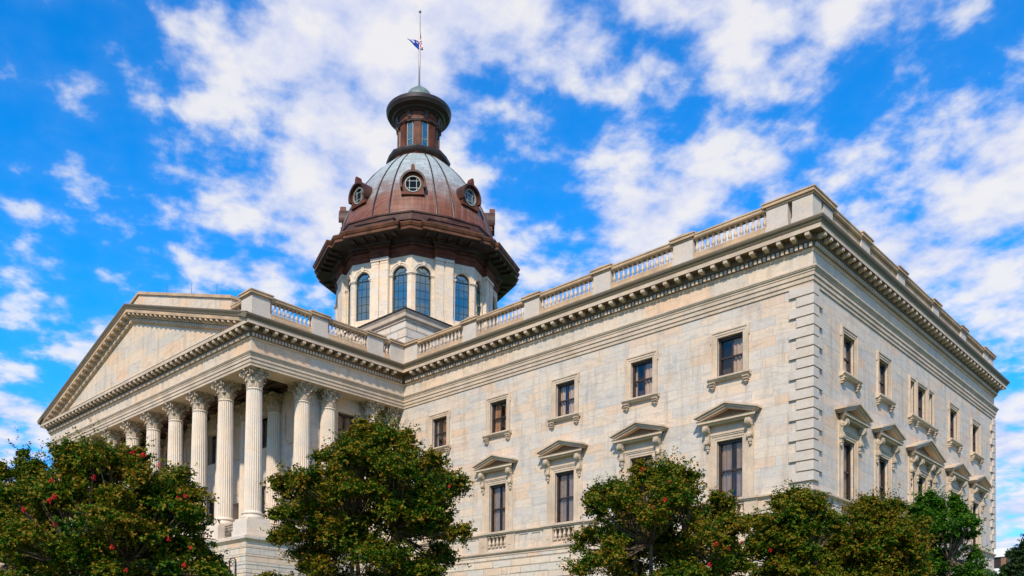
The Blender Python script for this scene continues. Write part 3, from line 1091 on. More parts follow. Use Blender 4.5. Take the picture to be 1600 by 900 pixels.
def bay(a, b_, n, solid=False):
    """balustrade between two plan points, outward to the left of a->b"""
    a, b_ = Vector(a), Vector(b_)
    L = (b_ - a).length
    d = (b_ - a) / L
    nr = Vector((-d.y, d.x))
    base = MB()
    base.sweep([tuple(a), tuple(b_)], [(0.04, 27.5), (0.04, 28.10), (-0.02, 28.16), (-0.02, 28.37), (-0.42, 28.37), (-0.42, 27.5)], closed_prof=True)
    o = base.build('balustrade', 'cornice_marble', capitol)
    rl = MB()
    rl.sweep([tuple(a), tuple(b_)], [(-0.03, 29.25), (0.01, 29.27), (0.06, 29.34), (0.06, 29.46), (0.10, 29.50), (0.10, 29.58), (-0.50, 29.60), (-0.46, 29.25)], closed_prof=True)
    rl.build('rail', 'cornice_marble', o)
    if solid:
        s = MB()
        s.sweep([tuple(a), tuple(b_)], [(-0.10, 28.36), (-0.10, 29.3), (-0.35, 29.3), (-0.35, 28.36)], closed_prof=True)
        s.build('panel', 'cornice_marble', o)
        return
    me = baluster_mesh(BZ1 - BZ0 + 0.01, 0.125, 'roofbal')
    for i in range(n):
        s = (i + 0.5) / n * L
        p = a + d * s - nr * 0.21
        q = part('baluster', me, o, (p.x, p.y, BZ0))


PA = [-2.10, -8.50, -14.90, -21.32, -27.85]
pedestal(-1.22, 0.0, 0.0, 1.22, cap=False)
for c in PA:
    pedestal(c - 0.72, c + 0.72 - (0.12 if c > -3 else 0), 0.0, 0.62, cap=c < -3)
pedestal(XE, XE + 1.6, 0.0, 1.2)
pedestal(XE - 1.2, XE, -1.55, 1.2)
ends = [(-1.25, None)] + [(c - 0.72, c + 0.72) for c in PA] + [(None, XE + 1.6)]
for (l, _), (__, r) in zip(ends[1:-1], ends[2:]):
    bay((l, 0), (r, 0), 13)
# one coping runs over the corner pedestals
b = MB()
b.sweep([(-0.62, 2.86), (0.0, 2.86), (0.0, 0.0), (-2.86, 0.0), (-2.86, 0.62), (-0.62, 0.62)][::1], [(0.06, 29.34), (0.06, 29.44), (0.16, 29.46), (0.16, 29.62), (0.21, 29.64), (0.21, 29.71), (0.0, 29.74)], closed=True)
b.add([(x, y, z) for z in (29.735, 29.36) for x, y in [(-0.62, 2.86), (0.0, 2.86), (0.0, 0.0), (-2.86, 0.0), (-2.86, 0.62), (-0.62, 0.62)]], [(0, 1, 2, 3, 4, 5), (11, 10, 9, 8, 7, 6)])
b.build('pedestal_cap', 'cornice_marble', capitol)
PB = [2.1, 7.95, 14.4, 21.7, 28.5, 34.9]
for c in PB:
    pedestal(-0.62, 0.0, c - 0.7 + (0.12 if c < 3 else 0), c + 0.7, cap=c > 3)
pedestal(-1.2, 0, YE - 1.2, YE)
for a, c in zip(PB, PB[1:]):
    bay((0, c - 0.7), (0, a + 0.7), 0, solid=True)
# portico flank
pedestal(XE - 1.5, XE, YP, YP + 1.55)
pedestal(XE - 0.62, XE, -9.5, -8.0)
pedestal(XE - 0.62, XE, -4.0, -2.35)
bay((XE, -9.5), (XE, YP + 1.55), 10) if False else bay((XE, -9.5), (XE, YP + 1.55), 10)
bay((XE, -4.0), (XE, -8.0), 11)
bay((XE, -1.6), (XE, -2.35), 2)

# balustrades below the windows
for c in WA:
    for s in (-1, 1):
        b = MB()
        b.box(c + s * 1.0, c + s * 1.85, -0.14, 0.02, 10.86, 12.10)
        b.box(c + s * 1.28, c + s * 1.57, -0.165, 0.0, 11.25, 11.85)
        b.build('window_pedestal', 'trim_marble', capitol)
    b = MB()
    b.box(c - 1.9, c + 1.9, -0.30, 0.0, 12.17, 12.325)
    b.box(c - 1.87, c + 1.87, -0.22, 0.0, 12.08, 12.175)
    o = b.build('window_ledge', 'trim_marble', capitol)
    me = baluster_mesh(0.84, 0.14, 'winbal')
    for k in range(5):
        part('baluster', me, o, (c - 0.8 + 0.4 * k, 0.02, 11.155))

# ------------------------------------------------------------------ portico


def shaft_mesh():
    b = MB()
    nf, per = 24, 6
    n = nf * per
    H0, H1 = 13.42, 22.62
    rings = 9
    vs, fs = [], []
    for k in range(rings + 1):
        t = k / rings
        r = 0.665 - 0.085 * (t ** 1.7)
        z = H0 + (H1 - H0) * t
        for i in range(n):
            q = (i % per) / per
            dep = 0.0 if q < 0.17 else math.sin(PI * (q - 0.17) / 0.83) ** 0.7
            rr = r * (1 - 0.085 * dep)
            a = 2 * PI * i / n
            vs.append((rr * math.cos(a), rr * math.sin(a), z))
    for k in range(rings):
        for i in range(n):
            j = (i + 1) % n
            fs.append((k * n + i, k * n + j, (k + 1) * n + j, (k + 1) * n + i))
    b.add(vs, fs)
    b.lathe([(0.60, 22.58), (0.625, 22.62), (0.60, 22.68), (0.56, 22.70)], 32)
    return b.mesh('column', 'column_marble', smooth=True, angle=32)


def base_mesh():
    b = MB()
    prof = [(0.90, 12.84), (0.92, 12.90), (0.92, 12.98), (0.90, 13.04), (0.78, 13.06), (0.75, 13.12), (0.77, 13.18), (0.80, 13.20), (0.83, 13.25), (0.82, 13.32), (0.74, 13.35), (0.70, 13.38), (0.665, 13.44)]
    b.lathe(prof, 36)
    b.box(-0.93, 0.93, -0.93, 0.93, 12.66, 12.84)
    return b.mesh('base', 'column_marble', smooth=True, angle=35)


def capital_mesh():
    b = MB()
    Z = 22.68
    b.lathe([(0.56, Z), (0.56, Z + 0.5), (0.58, Z + 0.9), (0.66, Z + 1.15), (0.76, Z + 1.24)], 24)
    # abacus with hollow sides
    pts = []
    for k in range(4):
        a0 = PI / 4 + k * PI / 2
        for s in (-0.085, 0.085):
            pts.append((1.16 * math.cos(a0 + s), 1.16 * math.sin(a0 + s)))
        for q in (0.25, 0.5, 0.75):
            a = a0 + q * PI / 2
            rr = 0.86 - 0.09 * math.sin(PI * q)
            rr = rr / max(abs(math.cos(a - (a0 + PI / 4))), 0.7)
            pts.append((rr * math.cos(a), rr * math.sin(a)))
    b.extrude(pts, 'z', Z + 1.25, Z + 1.36)
    b.extrude([(x * 1.04, y * 1.04) for x, y in pts], 'z', Z + 1.36, Z + 1.43)
    # acanthus rows

    def leaf(ang, r0, z0, h, w, curl):
        ca, sa = math.cos(ang), math.sin(ang)
        path = [(r0, 0), (r0 + 0.03, h * 0.35), (r0 + 0.06, h * 0.7), (r0 + 0.12, h * 0.93), (r0 + 0.12 + curl * 0.55, h), (r0 + 0.12 + curl, h * 0.9), (r0 + 0.10 + curl, h * 0.78)]
        wid = [0.8, 1.0, 1.0, 0.9, 0.75, 0.5, 0.25]
        vs, fs = [], []
        for (r, z), q in zip(path, wid):
            for s in (-1, -0.45, 0, 0.45, 1):
                rr = r - 0.05 * s * s + (0.03 if s == 0 else 0)
                tt = w * 0.5 * q * s
                vs.append((ca * rr - sa * tt, sa * rr + ca * tt, z0 + z))
        for i in range(len(path) - 1):
            for k in range(4):
                fs.append((i * 5 + k, i * 5 + k + 1, (i + 1) * 5 + k + 1, (i + 1) * 5 + k))
        b.add(vs, fs)
    for k in range(8):
        leaf(k * PI / 4, 0.575, Z + 0.02, 0.50, 0.40, 0.13)
        leaf(k * PI / 4 + PI / 8, 0.575, Z + 0.10, 0.82, 0.40, 0.16)
    # corner volutes and inner helices
    for k in range(4):
        a0 = PI / 4 + k * PI / 2
        d = Vector((math.cos(a0), math.sin(a0), 0))
        t = Vector((-d.y, d.x, 0))
        for s in (-1, 1):
            o = d * 0.98 + t * (0.085 * s) + Vector((0, 0, Z + 1.06))
            sp = []
            for i in range(16):
                q = i / 15
                ang = PI * 1.05 - q * PI * 2.9
                rr = 0.19 * (1 - 0.72 * q)
                sp.append(o + d * (math.cos(ang) * rr) + Vector((0, 0, math.sin(ang) * rr)))
            stalk = [d * 0.60 + t * (0.20 * s) + Vector((0, 0, Z + 0.62)), d * 0.68 + t * (0.15 * s) + Vector((0, 0, Z + 0.92))]
            b.tube(stalk + sp, [0.05, 0.05] + [0.055 - 0.02 * i / 15 for i in range(16)], 6)
        dm = Vector((math.cos(a0 + PI / 4), math.sin(a0 + PI / 4), 0))
        tm = Vector((-dm.y, dm.x, 0))
        for s in (-1, 1):
            o = dm * 0.78 + tm * (0.15 * s) + Vector((0, 0, Z + 1.08))
            sp = []
            for i in range(10):
                q = i / 9
                ang = PI * (0.0 if s > 0 else 1.0) + (q * PI * 2.0) * (1 if s > 0 else -1)
                rr = 0.13 * (1 - 0.6 * q)
                sp.append(o + tm * (math.cos(ang) * rr) + Vector((0, 0, math.sin(ang) * rr)))
            b.tube(sp, 0.04, 5)
        fl = dm * 0.86 + Vector((0, 0, Z + 1.34))
        b.lathe([(0.02, fl.z - 0.14), (0.12, fl.z - 0.10), (0.15, fl.z), (0.10, fl.z + 0.10), (0.02, fl.z + 0.13)], 8, fl.x, fl.y)
    return b.mesh('capital', 'carved_marble', smooth=True, angle=50)


SHAFT, COLBASE, CAPITAL = shaft_mesh(), base_mesh(), capital_mesh()


def column(x, y, base=True):
    o = part('column', SHAFT, capitol, (x, y, 0))
    part('capital', CAPITAL, o)
    if base:
        part('base', COLBASE, o)
    return o


CX = [-36.77 - 4.15 * i for i in range(10)]
CY = -13.90
for i, x in enumerate(CX):
    column(x, CY)
for y in (-9.62, -7.16, -2.80, -0.62):
    column(-36.77, y)
for x in CX[1:8]:
    column(x, -9.45)


def pilaster_wall():
    # cella walls
    b = MB()
    holes = []
    for i in range(1, 9, 2):
        c = (CX[i] + CX[i + 1]) / 2
        holes += [(c - 0.95, c + 0.95, 20.2, 22.9, 0.4, False), (c - 0.95, c + 0.95, 12.7, 17.0, 0.4, False)]
    arch = []
    for i in range(0, 9, 2):
        c = (CX[i] + CX[i + 1]) / 2
        holes.append((c - 0.62, c + 0.62, 13.6, 16.1, 0.55, True))
    b.wall(-74.1, -37.15, 11.6, 24.3, holes, y=-9.2)
    b.build('portico_wall', 'wall_marble', capitol)
    for i in range(0, 9, 2):
        c = (CX[i] + CX[i + 1]) / 2
        m = MB()
        # rounded head of the niche
        n = 14
        for k in range(n):
            a0, a1 = PI * k / n, PI * (k + 1) / n
            m.quad((c + 0.62 * math.cos(a0), -9.21, 16.1 + 0.62 * math.sin(a0)), (c + 0.62 * math.cos(a1), -9.21, 16.1 + 0.62 * math.sin(a1)), (c + 0.76 * math.cos(a1), -9.26, 16.1 + 0.76 * math.sin(a1)), (c + 0.76 * math.cos(a0), -9.26, 16.1 + 0.76 * math.sin(a0)))
        m.box(c - 0.76, c - 0.62, -9.26, -9.19, 13.6, 16.1)
        m.box(c + 0.62, c + 0.76, -9.26, -9.19, 13.6, 16.1)
        m.box(c - 0.9, c + 0.9, -9.4, -9.19, 13.4, 13.6)
        m.build('niche_surround', 'trim_marble', capitol)
        # tablet with clipped corners
        m = MB()

        def ring(w, h, cl):
            return [(-w + cl, -h), (w - cl, -h), (w, -h + cl), (w, h - cl), (w - cl, h), (-w + cl, h), (-w, h - cl), (-w, -h + cl)]
        o_, i_ = ring(0.95, 1.55, 0.42), ring(0.83, 1.43, 0.38)
        vs = [(c + p[0], -9.30, 21.45 + p[1]) for p in o_] + [(c + p[0], -9.30, 21.45 + p[1]) for p in i_] + [(c + p[0], -9.19, 21.45 + p[1]) for p in o_] + [(c + p[0], -9.22, 21.45 + p[1]) for p in i_]
        fs = []
        for k in range(8):
            j = (k + 1) % 8
            fs += [(k, j, 8 + j, 8 + k), (16 + k, 16 + j, j, k), (8 + k, 8 + j, 24 + j, 24 + k)]
        fs.append(tuple(24 + k for k in range(8)))
        m.add(vs, fs)
        m.build('wall_tablet', 'trim_marble', capitol)
    for i in range(1, 9, 2):
        c = (CX[i] + CX[i + 1]) / 2
        window(c, 20.2, 2.7, 0.95, 0.0, c, -9.2, False, 'pu', None, deco=False)
        window(c + .3, 12.7, 4.3, 0.95, 0.0, c, -9.2, False, 'pl', None, deco=False)
    b = MB()
    b.xf = lambda u, y, z: (-37.15 - y, u, z)
    b.wall(-9.2, 0.0, 11.6, 24.3, [(-5.0 - 0.9, -5.0 + 0.9, 20.2, 22.85, 0.4, False), (-5.0 - 0.9, -5.0 + 0.9, 12.7, 17.0, 0.4, False)])
    b.build('flank_wall', 'wall_marble', capitol)
    window(3.3, 20.2, 2.65, 0.9, PI / 2, -37.15, -5.0, False, 'fu', 'brown_curtain', deco=False)
    window(4.3, 12.7, 4.3, 0.9, PI / 2, -37.15, -5.0, False, 'fl', 'brown_curtain', deco=False)
    b = MB()
    b.quad((-74.1, -9.2, 11.6), (-74.1, 0, 11.6), (-74.1, 0, 24.3), (-74.1, -9.2, 24.3))
    b.build('flank_wall', 'wall_marble', capitol)
    b = MB()
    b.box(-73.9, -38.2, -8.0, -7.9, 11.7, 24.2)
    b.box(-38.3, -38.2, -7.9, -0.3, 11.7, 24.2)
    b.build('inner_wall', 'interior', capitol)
    # ceiling with coffers
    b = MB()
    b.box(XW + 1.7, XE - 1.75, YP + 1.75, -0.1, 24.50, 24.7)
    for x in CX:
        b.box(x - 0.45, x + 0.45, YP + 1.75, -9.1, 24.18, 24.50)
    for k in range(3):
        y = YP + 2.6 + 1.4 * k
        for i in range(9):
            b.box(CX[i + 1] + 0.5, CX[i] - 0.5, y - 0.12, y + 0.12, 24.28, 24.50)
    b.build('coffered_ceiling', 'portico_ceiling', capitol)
    # inner face of the architrave beams
    b = MB()
    b.sweep([(XE, 0), (XE, YP), (XW, YP), (XW, 0)], [(-0.30, 24.05), (-1.75, 24.05), (-1.80, 24.30), (-1.80, 25.0)])
    b.build('architrave_soffit', 'trim_marble', capitol)


pilaster_wall()


def podium():
    prof = [(0.0, 3.0)]
    z = 10.55
    zs = []
    while z > 3.5:
        zs.append(z)
        z -= 0.62
    for z in reversed(zs):
        prof += [(0.0, z - 0.035), (-0.05, z - 0.02), (-0.05, z + 0.02), (0.0, z + 0.035)]
    prof += [(0.0, 11.0), (0.04, 11.05), (0.16, 11.14), (0.22, 11.20), (0.22, 11.44), (0.14, 11.50), (-2.2, 11.62)]
    o = 0.10
    fx, fy = XE + o, YP - 0.15 - o
    x1 = fx - 4.55
    path = [(fx, 0.0), (fx, fy), (x1, fy), (x1, fy - 6.5), (x1 - 2.2, fy - 6.5), (x1 - 2.2, fy)]
    xl = 2 * XM
    path += [(xl - p[0], p[1]) for p in reversed(path)]
    b = MB()
    b.sweep(path, prof)
    b.build('podium', 'basement_marble', capitol)
    b = MB()
    b.box(XW + 0.3, XE - 0.3, YP + 0.2, -0.2, 11.2, 11.66)
    b.build('portico_floor', 'trim_marble', capitol)
    # grand stair between the cheek walls
    b = MB()
    a, c = 2 * XM - (x1 - 2.25), x1 - 2.25
    n = 36
    for k in range(n):
        z1 = 11.6 - 0.17 * (k + 1)
        y1 = fy - 0.36 * (k + 1)
        b.box(a, c, y1, y1 + 0.36, 3.0, z1)
    b.build('stair', 'trim_marble', capitol)
    # pedestals under the columns
    for x in CX:
        b = MB()
        b.box(x - 0.98, x + 0.98, CY - 1.06, CY + 0.98, 11.95, 12.66)
        b.box(x - 1.06, x + 1.06, CY - 1.10, CY + 1.06, 11.55, 11.95)
        b.build('column_pedestal', 'column_marble', capitol)
    for y in (-9.62, -7.16, -2.80, -0.62):
        b = MB()
        b.box(-37.75, -35.82, y - 0.95, y + 0.95, 11.58, 12.66)
        b.build('column_pedestal', 'column_marble', capitol)


podium()


def railing(a, b_):
    a, b_ = Vector(a), Vector(b_)
    L = (b_ - a).length
    d = (b_ - a) / L
    m = MB()

    def P(s, z):
        p = a + d * s
        return (p.x, p.y, z)
    m.tube([P(0, 12.62), P(L, 12.62)], 0.035, 6)
    m.tube([P(0, 12.44), P(L, 12.44)], 0.02, 6)
    m.tube([P(0, 11.76), P(L, 11.76)], 0.025, 6)
    n = int(L / 0.2)
    for i in range(n + 1):
        m.tube([P(L * i / n, 11.60), P(L * i / n, 12.62)], 0.016, 5)
    for i in range(n):
        s = L * (i + 0.5) / n
        m.tube([P(s + 0.08 * math.cos(q * PI / 4), 12.05 + 0.2 * math.sin(q * PI / 4)) for q in range(9)], 0.014, 4)
    m.build('railing_grille', 'iron', capitol)


for i in range(9):
    railing((CX[i] - 1.05, CY - 0.5), (CX[i + 1] + 1.05, CY - 0.5))
railing((-36.1, CY + 1.05), (-36.1, -10.6))


def pediment():
    ax, az = XM, 34.0
    ex, ez = XE + 1.03, 27.50
    slope = (az - ez) / (ex - ax)
    yf = YP

    def top(x):
        return az - slope * abs(x - ax)
    # tympanum
    b = MB()
    b.quad((XE, yf - 0.03, 27.0), (ax, yf - 0.03, 27.0), (ax, yf - 0.03, 33.0), (ax, yf - 0.03, 33.0))
    b = MB()
    h = 1.25
    b.add([(XE + 0.02, yf - 0.02, 27.1), (XW - 0.02, yf - 0.02, 27.1), (XW - 0.02, yf - 0.02, max(27.12, top(XW) - h)), (ax, yf - 0.02, az - h), (XE + 0.02, yf - 0.02, max(27.12, top(XE) - h))], [(0, 1, 2, 3, 4)])
    b.build('tympanum', 'frieze_marble', capitol)
    # raking cornices
    rk = [(0.03, -1.50), (0.10, -1.44), (0.18, -1.36), (0.18, -1.08), (0.32, -1.02), (0.34, -0.96), (0.34, -0.72), (0.82, -0.70), (0.82, -0.44)]
    si = [(0.82, -0.44), (0.87, -0.40), (0.90, -0.30), (0.99, -0.16), (1.03, -0.08), (1.03, 0.0), (0.3, 0.06), (-0.8, 0.06)]
    for nm, prof, mat in (('raking_cornice', rk, 'cornice_marble'), ('raking_gutter', si, 'lichen_marble')):
        b = MB()
        for s in (1, -1):
            for (d0, h0), (d1, h1) in zip(prof, prof[1:]):
                q = []
                for d, hh in ((d0, h0), (d1, h1)):
                    xe = ex - 1.03 + d if s > 0 else 2 * ax - (ex - 1.03 + d)
                    z = top(xe) + hh
                    if nm == 'raking_cornice' and z < 27.12:
                        xs = (ax + s * (az + hh - 27.12) / slope)
                        xe, z = xs, 27.12
                    q.append(((xe, yf - d, z), (ax, yf - d, az + hh)))
                b.quad(q[0][0], q[1][0], q[1][1], q[0][1])
        o = b.build(nm, mat, capitol)
        if nm == 'raking_cornice':
            rc = o
    L = (ex - 0.9 - ax)
    n = int(round(L / 0.845))
    for s in (1, -1):
        dm = MB()
        for i in range(n):
            x = ax + s * ((i + 0.5) * L / n)
            z = top(x)
            if z - 1.0 < 27.15:
                continue
            m = MB()
            sh = lambda dx: -slope * dx * s
            vs = []
            for dx in (-0.13, 0.13):
                for d, hh in ((0.33, -0.96), (0.60, -0.90), (0.78, -0.87), (0.785, -0.70), (0.33, -0.70)):
                    vs.append((x + dx, yf - d, z + sh(dx) + hh))
            m.add(vs, [(0, 1, 2, 3, 4), (9, 8, 7, 6, 5)] + [(k, (k + 1) % 5, 5 + (k + 1) % 5, 5 + k) for k in range(5)])
            m.build('modillion', 'trim_marble', rc)
        nd_ = int(L / 0.281)
        for i in range(nd_):
            x = ax + s * ((i + 0.5) * L / nd_)
            z = top(x)
            if z - 1.4 < 27.15:
                continue
            vs = []
            for dx in (-0.085, 0.085):
                for d, hh in ((0.12, -1.34), (0.30, -1.34), (0.30, -1.09), (0.12, -1.09)):
                    vs.append((x + dx, yf - d, z - slope * dx * s + hh))
            dm.add(vs, [(0, 1, 2, 3), (7, 6, 5, 4)] + [(k, (k + 1) % 4, 4 + (k + 1) % 4, 4 + k) for k in range(4)])
        dm.build('dentil_moulding', 'trim_marble', rc)
    # blocking parapet that follows the slope
    b = MB()
    xr = -39.3
    y0, y1 = YP + 0.35, YP + 0.95
    for s in (1, -1):
        xa = xr if s > 0 else 2 * ax - xr
        lo, hi = 0.02, 1.22
        b.add([(xa, y0, top(xa) + lo), (ax, y0, az + lo), (ax, y0, az + hi), (xa, y0, top(xa) + hi), (xa, y1, top(xa) + lo), (ax, y1, az + lo), (ax, y1, az + hi), (xa, y1, top(xa) + hi)],
              [(0, 1, 2, 3), (7, 6, 5, 4), (0, 3, 7, 4), (3, 2, 6, 7)])
    b.build('gable_parapet', 'frieze_marble', capitol)
    b = MB()
    for s in (1, -1):
        xa = xr + 0.1 if s > 0 else 2 * ax - xr - 0.1
        y0c, y1c = y0 - 0.14, y1 + 0.14
        lo, hi = 1.22, 1.46
        b.add([(xa, y0c, top(xa) + lo), (ax, y0c, az + lo), (ax, y0c, az + hi), (xa, y0c, top(xa) + hi), (xa, y1c, top(xa) + lo), (ax, y1c, az + lo), (ax, y1c, az + hi), (xa, y1c, top(xa) + hi)],
              [(0, 1, 2, 3), (7, 6, 5, 4), (0, 3, 7, 4), (3, 2, 6, 7), (0, 4, 5, 1)])
    b.build('parapet_coping', 'cornice_marble', capitol)
    # short balustrade between corner pedestal and parapet
    bay((XE - 1.5, YP + 0.35), (xr, YP + 0.35), 4)
    # gable roof
    b = MB()
    for s in (1, -1):
        xa = ex - 1.1 if s > 0 else 2 * ax - ex + 1.1
        b.quad((xa, YP + 0.05, top(xa) - 0.02), (ax, YP + 0.05, az - 0.02), (ax, 8.0, az - 0.02), (xa, 8.0, top(xa) - 0.02))
    b.build('portico_roof', 'roof_metal', capitol)
    for x in (-42.0, -46.2, -50.6):
        b = MB()
        z = top(x) + 1.46
        b.tube([(x, YP + 0.6, z), (x, YP + 0.6, z + 0.95)], [0.018, 0.01], 6)
        b.build('lightning_rod', 'iron', capitol)


pediment()

# ------------------------------------------------------------------ dome
TX, TY = -55.6, 18.85
A0 = math.atan2(-1, 1)            # direction of the corner that faces the street


def pol(ang, r):
    """ang in degrees from the street corner"""
    a = A0 + R(ang)
    return (TX + r * math.cos(a), TY + r * math.sin(a))


def tower_frame(ang):
    """local frame of a face whose outward normal is at ang: u along the face (towards larger ang), y inward"""
    a = A0 + R(ang)
    nx, ny = math.cos(a), math.sin(a)
    tx, ty = -ny, nx

    def f(u, y, z):
        return (TX + tx * u - nx * y, TY + ty * u - ny * y, z)
    return f


RV = 9.45
AP = RV * math.cos(R(22.5))
HS = RV * math.sin(R(22.5))


def attic_block():
    h = 12.0
    pts = [(TX + h, TY - h), (TX - h, TY - h), (TX - h, TY + h), (TX + h, TY + h)]
    b = MB()
    prof = []
    z = 26.5
    while z < 36.0:
        prof += [(0.0, z), (0.0, z + 0.80), (-0.05, z + 0.82), (-0.05, z + 0.86)]
        z += 0.88
    prof = [p for p in prof if p[1] < 35.9] + [(0.0, 35.95)]
    b.sweep(pts, prof, closed=True)
    b.build('attic_block', 'block_marble', capitol)
    b = MB()
    b.sweep(pts, [(0.0, 35.93), (0.10, 35.97), (0.12, 36.12), (0.30, 36.26), (0.32, 36.62), (0.40, 36.74), (0.42, 36.88), (0.0, 36.9)], closed=True)
    b.build('attic_cornice', 'trim_marble', capitol)
    b = MB()
    b.sweep(pts, [(0.0, 36.885), (0.52, 36.885), (0.54, 36.97), (0.46, 37.0), (-2.6, 37.5), (-11.9, 37.6)], closed=True)
    b.build('attic_roof', 'roof_metal', capitol)


attic_block()


def oct_path(extra=0.0, pier=0.45, pw=1.05):
    pts = []
    for k in range(8):
        v = 45 * k
        pts.append(pol(v, RV))
        f = tower_frame(v + 22.5)
        for u, y in ((-pw, -AP), (-pw, -AP - pier), (pw, -AP - pier), (pw, -AP)):
            p = f(u, y, 0)
            pts.append((p[0], p[1]))
    return pts[::-1]


ZS, WR = 44.15, 0.875           # spring line and half width of the arched lights
ZB, ZT = 39.75, 46.05


def drum():
    b = MB()
    b.sweep(oct_path(), [(-1.0, 37.3), (0.75, 37.3), (0.75, 38.2), (0.60, 38.3), (0.45, 38.5), (0.45, 38.9), (0.30, 39.0), (0.0, 39.14)], closed=True)
    b.build('drum_plinth', 'drum_marble', capitol)
    wall = MB()
    core = MB()
    n = 18
    for k in range(8):
        f = tower_frame(45 * k + 22.5)
        wall.xf = f
        for s in (-1, 1):
            c = s * (HS - 1.375)
            e0, e1 = s * 0.9, s * HS
            lo, hi = min(e0, e1), max(e0, e1)
            y = -AP
            dep = 0.42
            wall.quad((lo, y, 39.0), (c - WR, y, 39.0), (c - WR, y, ZT), (lo, y, ZT))
            wall.quad((c + WR, y, 39.0), (hi, y, 39.0), (hi, y, ZT), (c + WR, y, ZT))
            wall.quad((c - WR, y, 39.0), (c + WR, y, 39.0), (c + WR, y, ZB), (c - WR, y, ZB))
            arc = [(c + WR * math.cos(PI * i / n), ZS + WR * math.sin(PI * i / n)) for i in range(n + 1)]
            for (xa, za), (xb, zb) in zip(arc, arc[1:]):
                wall.quad((xb, y, zb), (xa, y, za), (xa, y, ZT), (xb, y, ZT))
                wall.quad((xa, y, za), (xb, y, zb), (xb, y + dep, zb), (xa, y + dep, za))
            wall.quad((c - WR, y, ZB), (c - WR, y, ZS), (c - WR, y + dep, ZS), (c - WR, y + dep, ZB))
            wall.quad((c + WR, y, ZS), (c + WR, y, ZB), (c + WR, y + dep, ZB), (c + WR, y + dep, ZS))
            wall.quad((c - WR, y, ZB), (c - WR, y + dep, ZB), (c + WR, y + dep, ZB), (c + WR, y, ZB))
        core.xf = f
    wall.build('drum', 'drum_marble', capitol)
    core.xf = None
    core.lathe([(7.6, 38.0), (7.6, 47.5)], 16, TX, TY)
    core.build('inner_drum', 'interior', capitol)
    # windows, archivolts, imposts
    for k in range(8):
        if k in (3, 4) :
            continue
        f = tower_frame(45 * k + 22.5)
        for s in (-1, 1):
            c = s * (HS - 1.375)
            m = MB()
            m.xf = f
            y0, y1 = -AP + 0.20, -AP + 0.30
            t = 0.06
            m.box(c - WR, c - WR + t, y0, y1, ZB, ZS)
            m.box(c + WR - t, c + WR, y0, y1, ZB, ZS)
            m.box(c - WR + t, c + WR - t, y0, y1, ZB, ZB + t)
            m.box(c - WR + t, c + WR - t, y0 - 0.02, y1, ZS - 0.05, ZS + 0.05)
            for i in range(n):
                a0, a1 = PI * i / n, PI * (i + 1) / n
                q = [(c + r * math.cos(a), ZS + r * math.sin(a)) for r, a in ((WR - t, a0), (WR, a0), (WR, a1), (WR - t, a1))]
                m.extrude(q, 'y', y0, y1)
                if True:
                    q = [(c + r * math.cos(a), ZS + r * math.sin(a)) for r, a in ((0.25, a0), (0.30, a0), (0.30, a1), (0.25, a1))]
                    m.extrude(q, 'y', y0 + 0.03, y1 - 0.02)
            for a in (PI / 4 - 0.06, PI / 2 + 0.0, 3 * PI / 4 + 0.06)[0:3:2]:
                ca, sa = math.cos(a), math.sin(a)
                q = [(c + r * ca - o * sa, ZS + r * sa + o * ca) for r, o in ((0.28, -0.022), (WR - 0.02, -0.022), (WR - 0.02, 0.022), (0.28, 0.022))]
                m.extrude(q, 'y', y0 + 0.03, y1 - 0.02)
            for q in (-1, 1):
                x = c + q * WR * 0.34
                m.box(x - 0.022, x + 0.022, y0 + 0.03, y1 - 0.02, ZB + t, ZS - 0.05)
            z = ZS - 0.86
            while z > ZB + 0.3:
                m.box(c - WR + t, c + WR - t, y0 + 0.035, y1 - 0.025, z - 0.022, z + 0.022)
                z -= 0.86
            w = m.build('drum_window', 'teal_sash', capitol)
            g = MB()
            g.xf = f
            arc = [(c + WR * math.cos(PI * i / n), ZS + WR * math.sin(PI * i / n)) for i in range(n + 1)]
            g.add([(x, -AP + 0.265, z_) for x, z_ in [(c + WR, ZB)] + arc + [(c - WR, ZB)]], [tuple(range(n + 3))])
            g.build('pane', 'drum_glass', w)
            # archivolt with keystone
            m = MB()
            m.xf = f
            for i in range(n):
                a0, a1 = PI * i / n, PI * (i + 1) / n
                for ra, rb, pr in ((WR + 0.06, WR + 0.24, 0.05), (WR + 0.24, WR + 0.40, 0.11)):
                    q = [(c + r * math.cos(a), ZS + r * math.sin(a)) for r, a in ((ra, a0), (rb, a0), (rb, a1), (ra, a1))]
                    m.extrude(q, 'y', -AP - pr, -AP + 0.02)
            m.extrude([(c - 0.13, ZS + WR), (c + 0.13, ZS + WR), (c + 0.20, ZS + WR + 0.62), (c - 0.20, ZS + WR + 0.62)], 'y', -AP - 0.18, -AP)
            m.build('archivolt', 'drum_marble', w)
            m = MB()
            m.xf = f
            e = c - s * (WR + 0.20)
            m.box(e - 0.20, e + 0.20, -AP - 0.07, -AP + 0.02, 39.1, ZS - 0.22)
            m.box(e - 0.25, e + 0.25, -AP - 0.12, -AP + 0.02, ZS - 0.22, ZS - 0.10)
            m.box(e - 0.30, e + 0.30, -AP - 0.19, -AP + 0.02, ZS - 0.10, ZS + 0.06)
            m.build('impost', 'drum_marble', w)
        # pier with twin pilasters
        m = MB()
        m.xf = f
        m.box(-1.05, 1.05, -AP - 0.33, -AP + 0.5, 39.0, ZT)
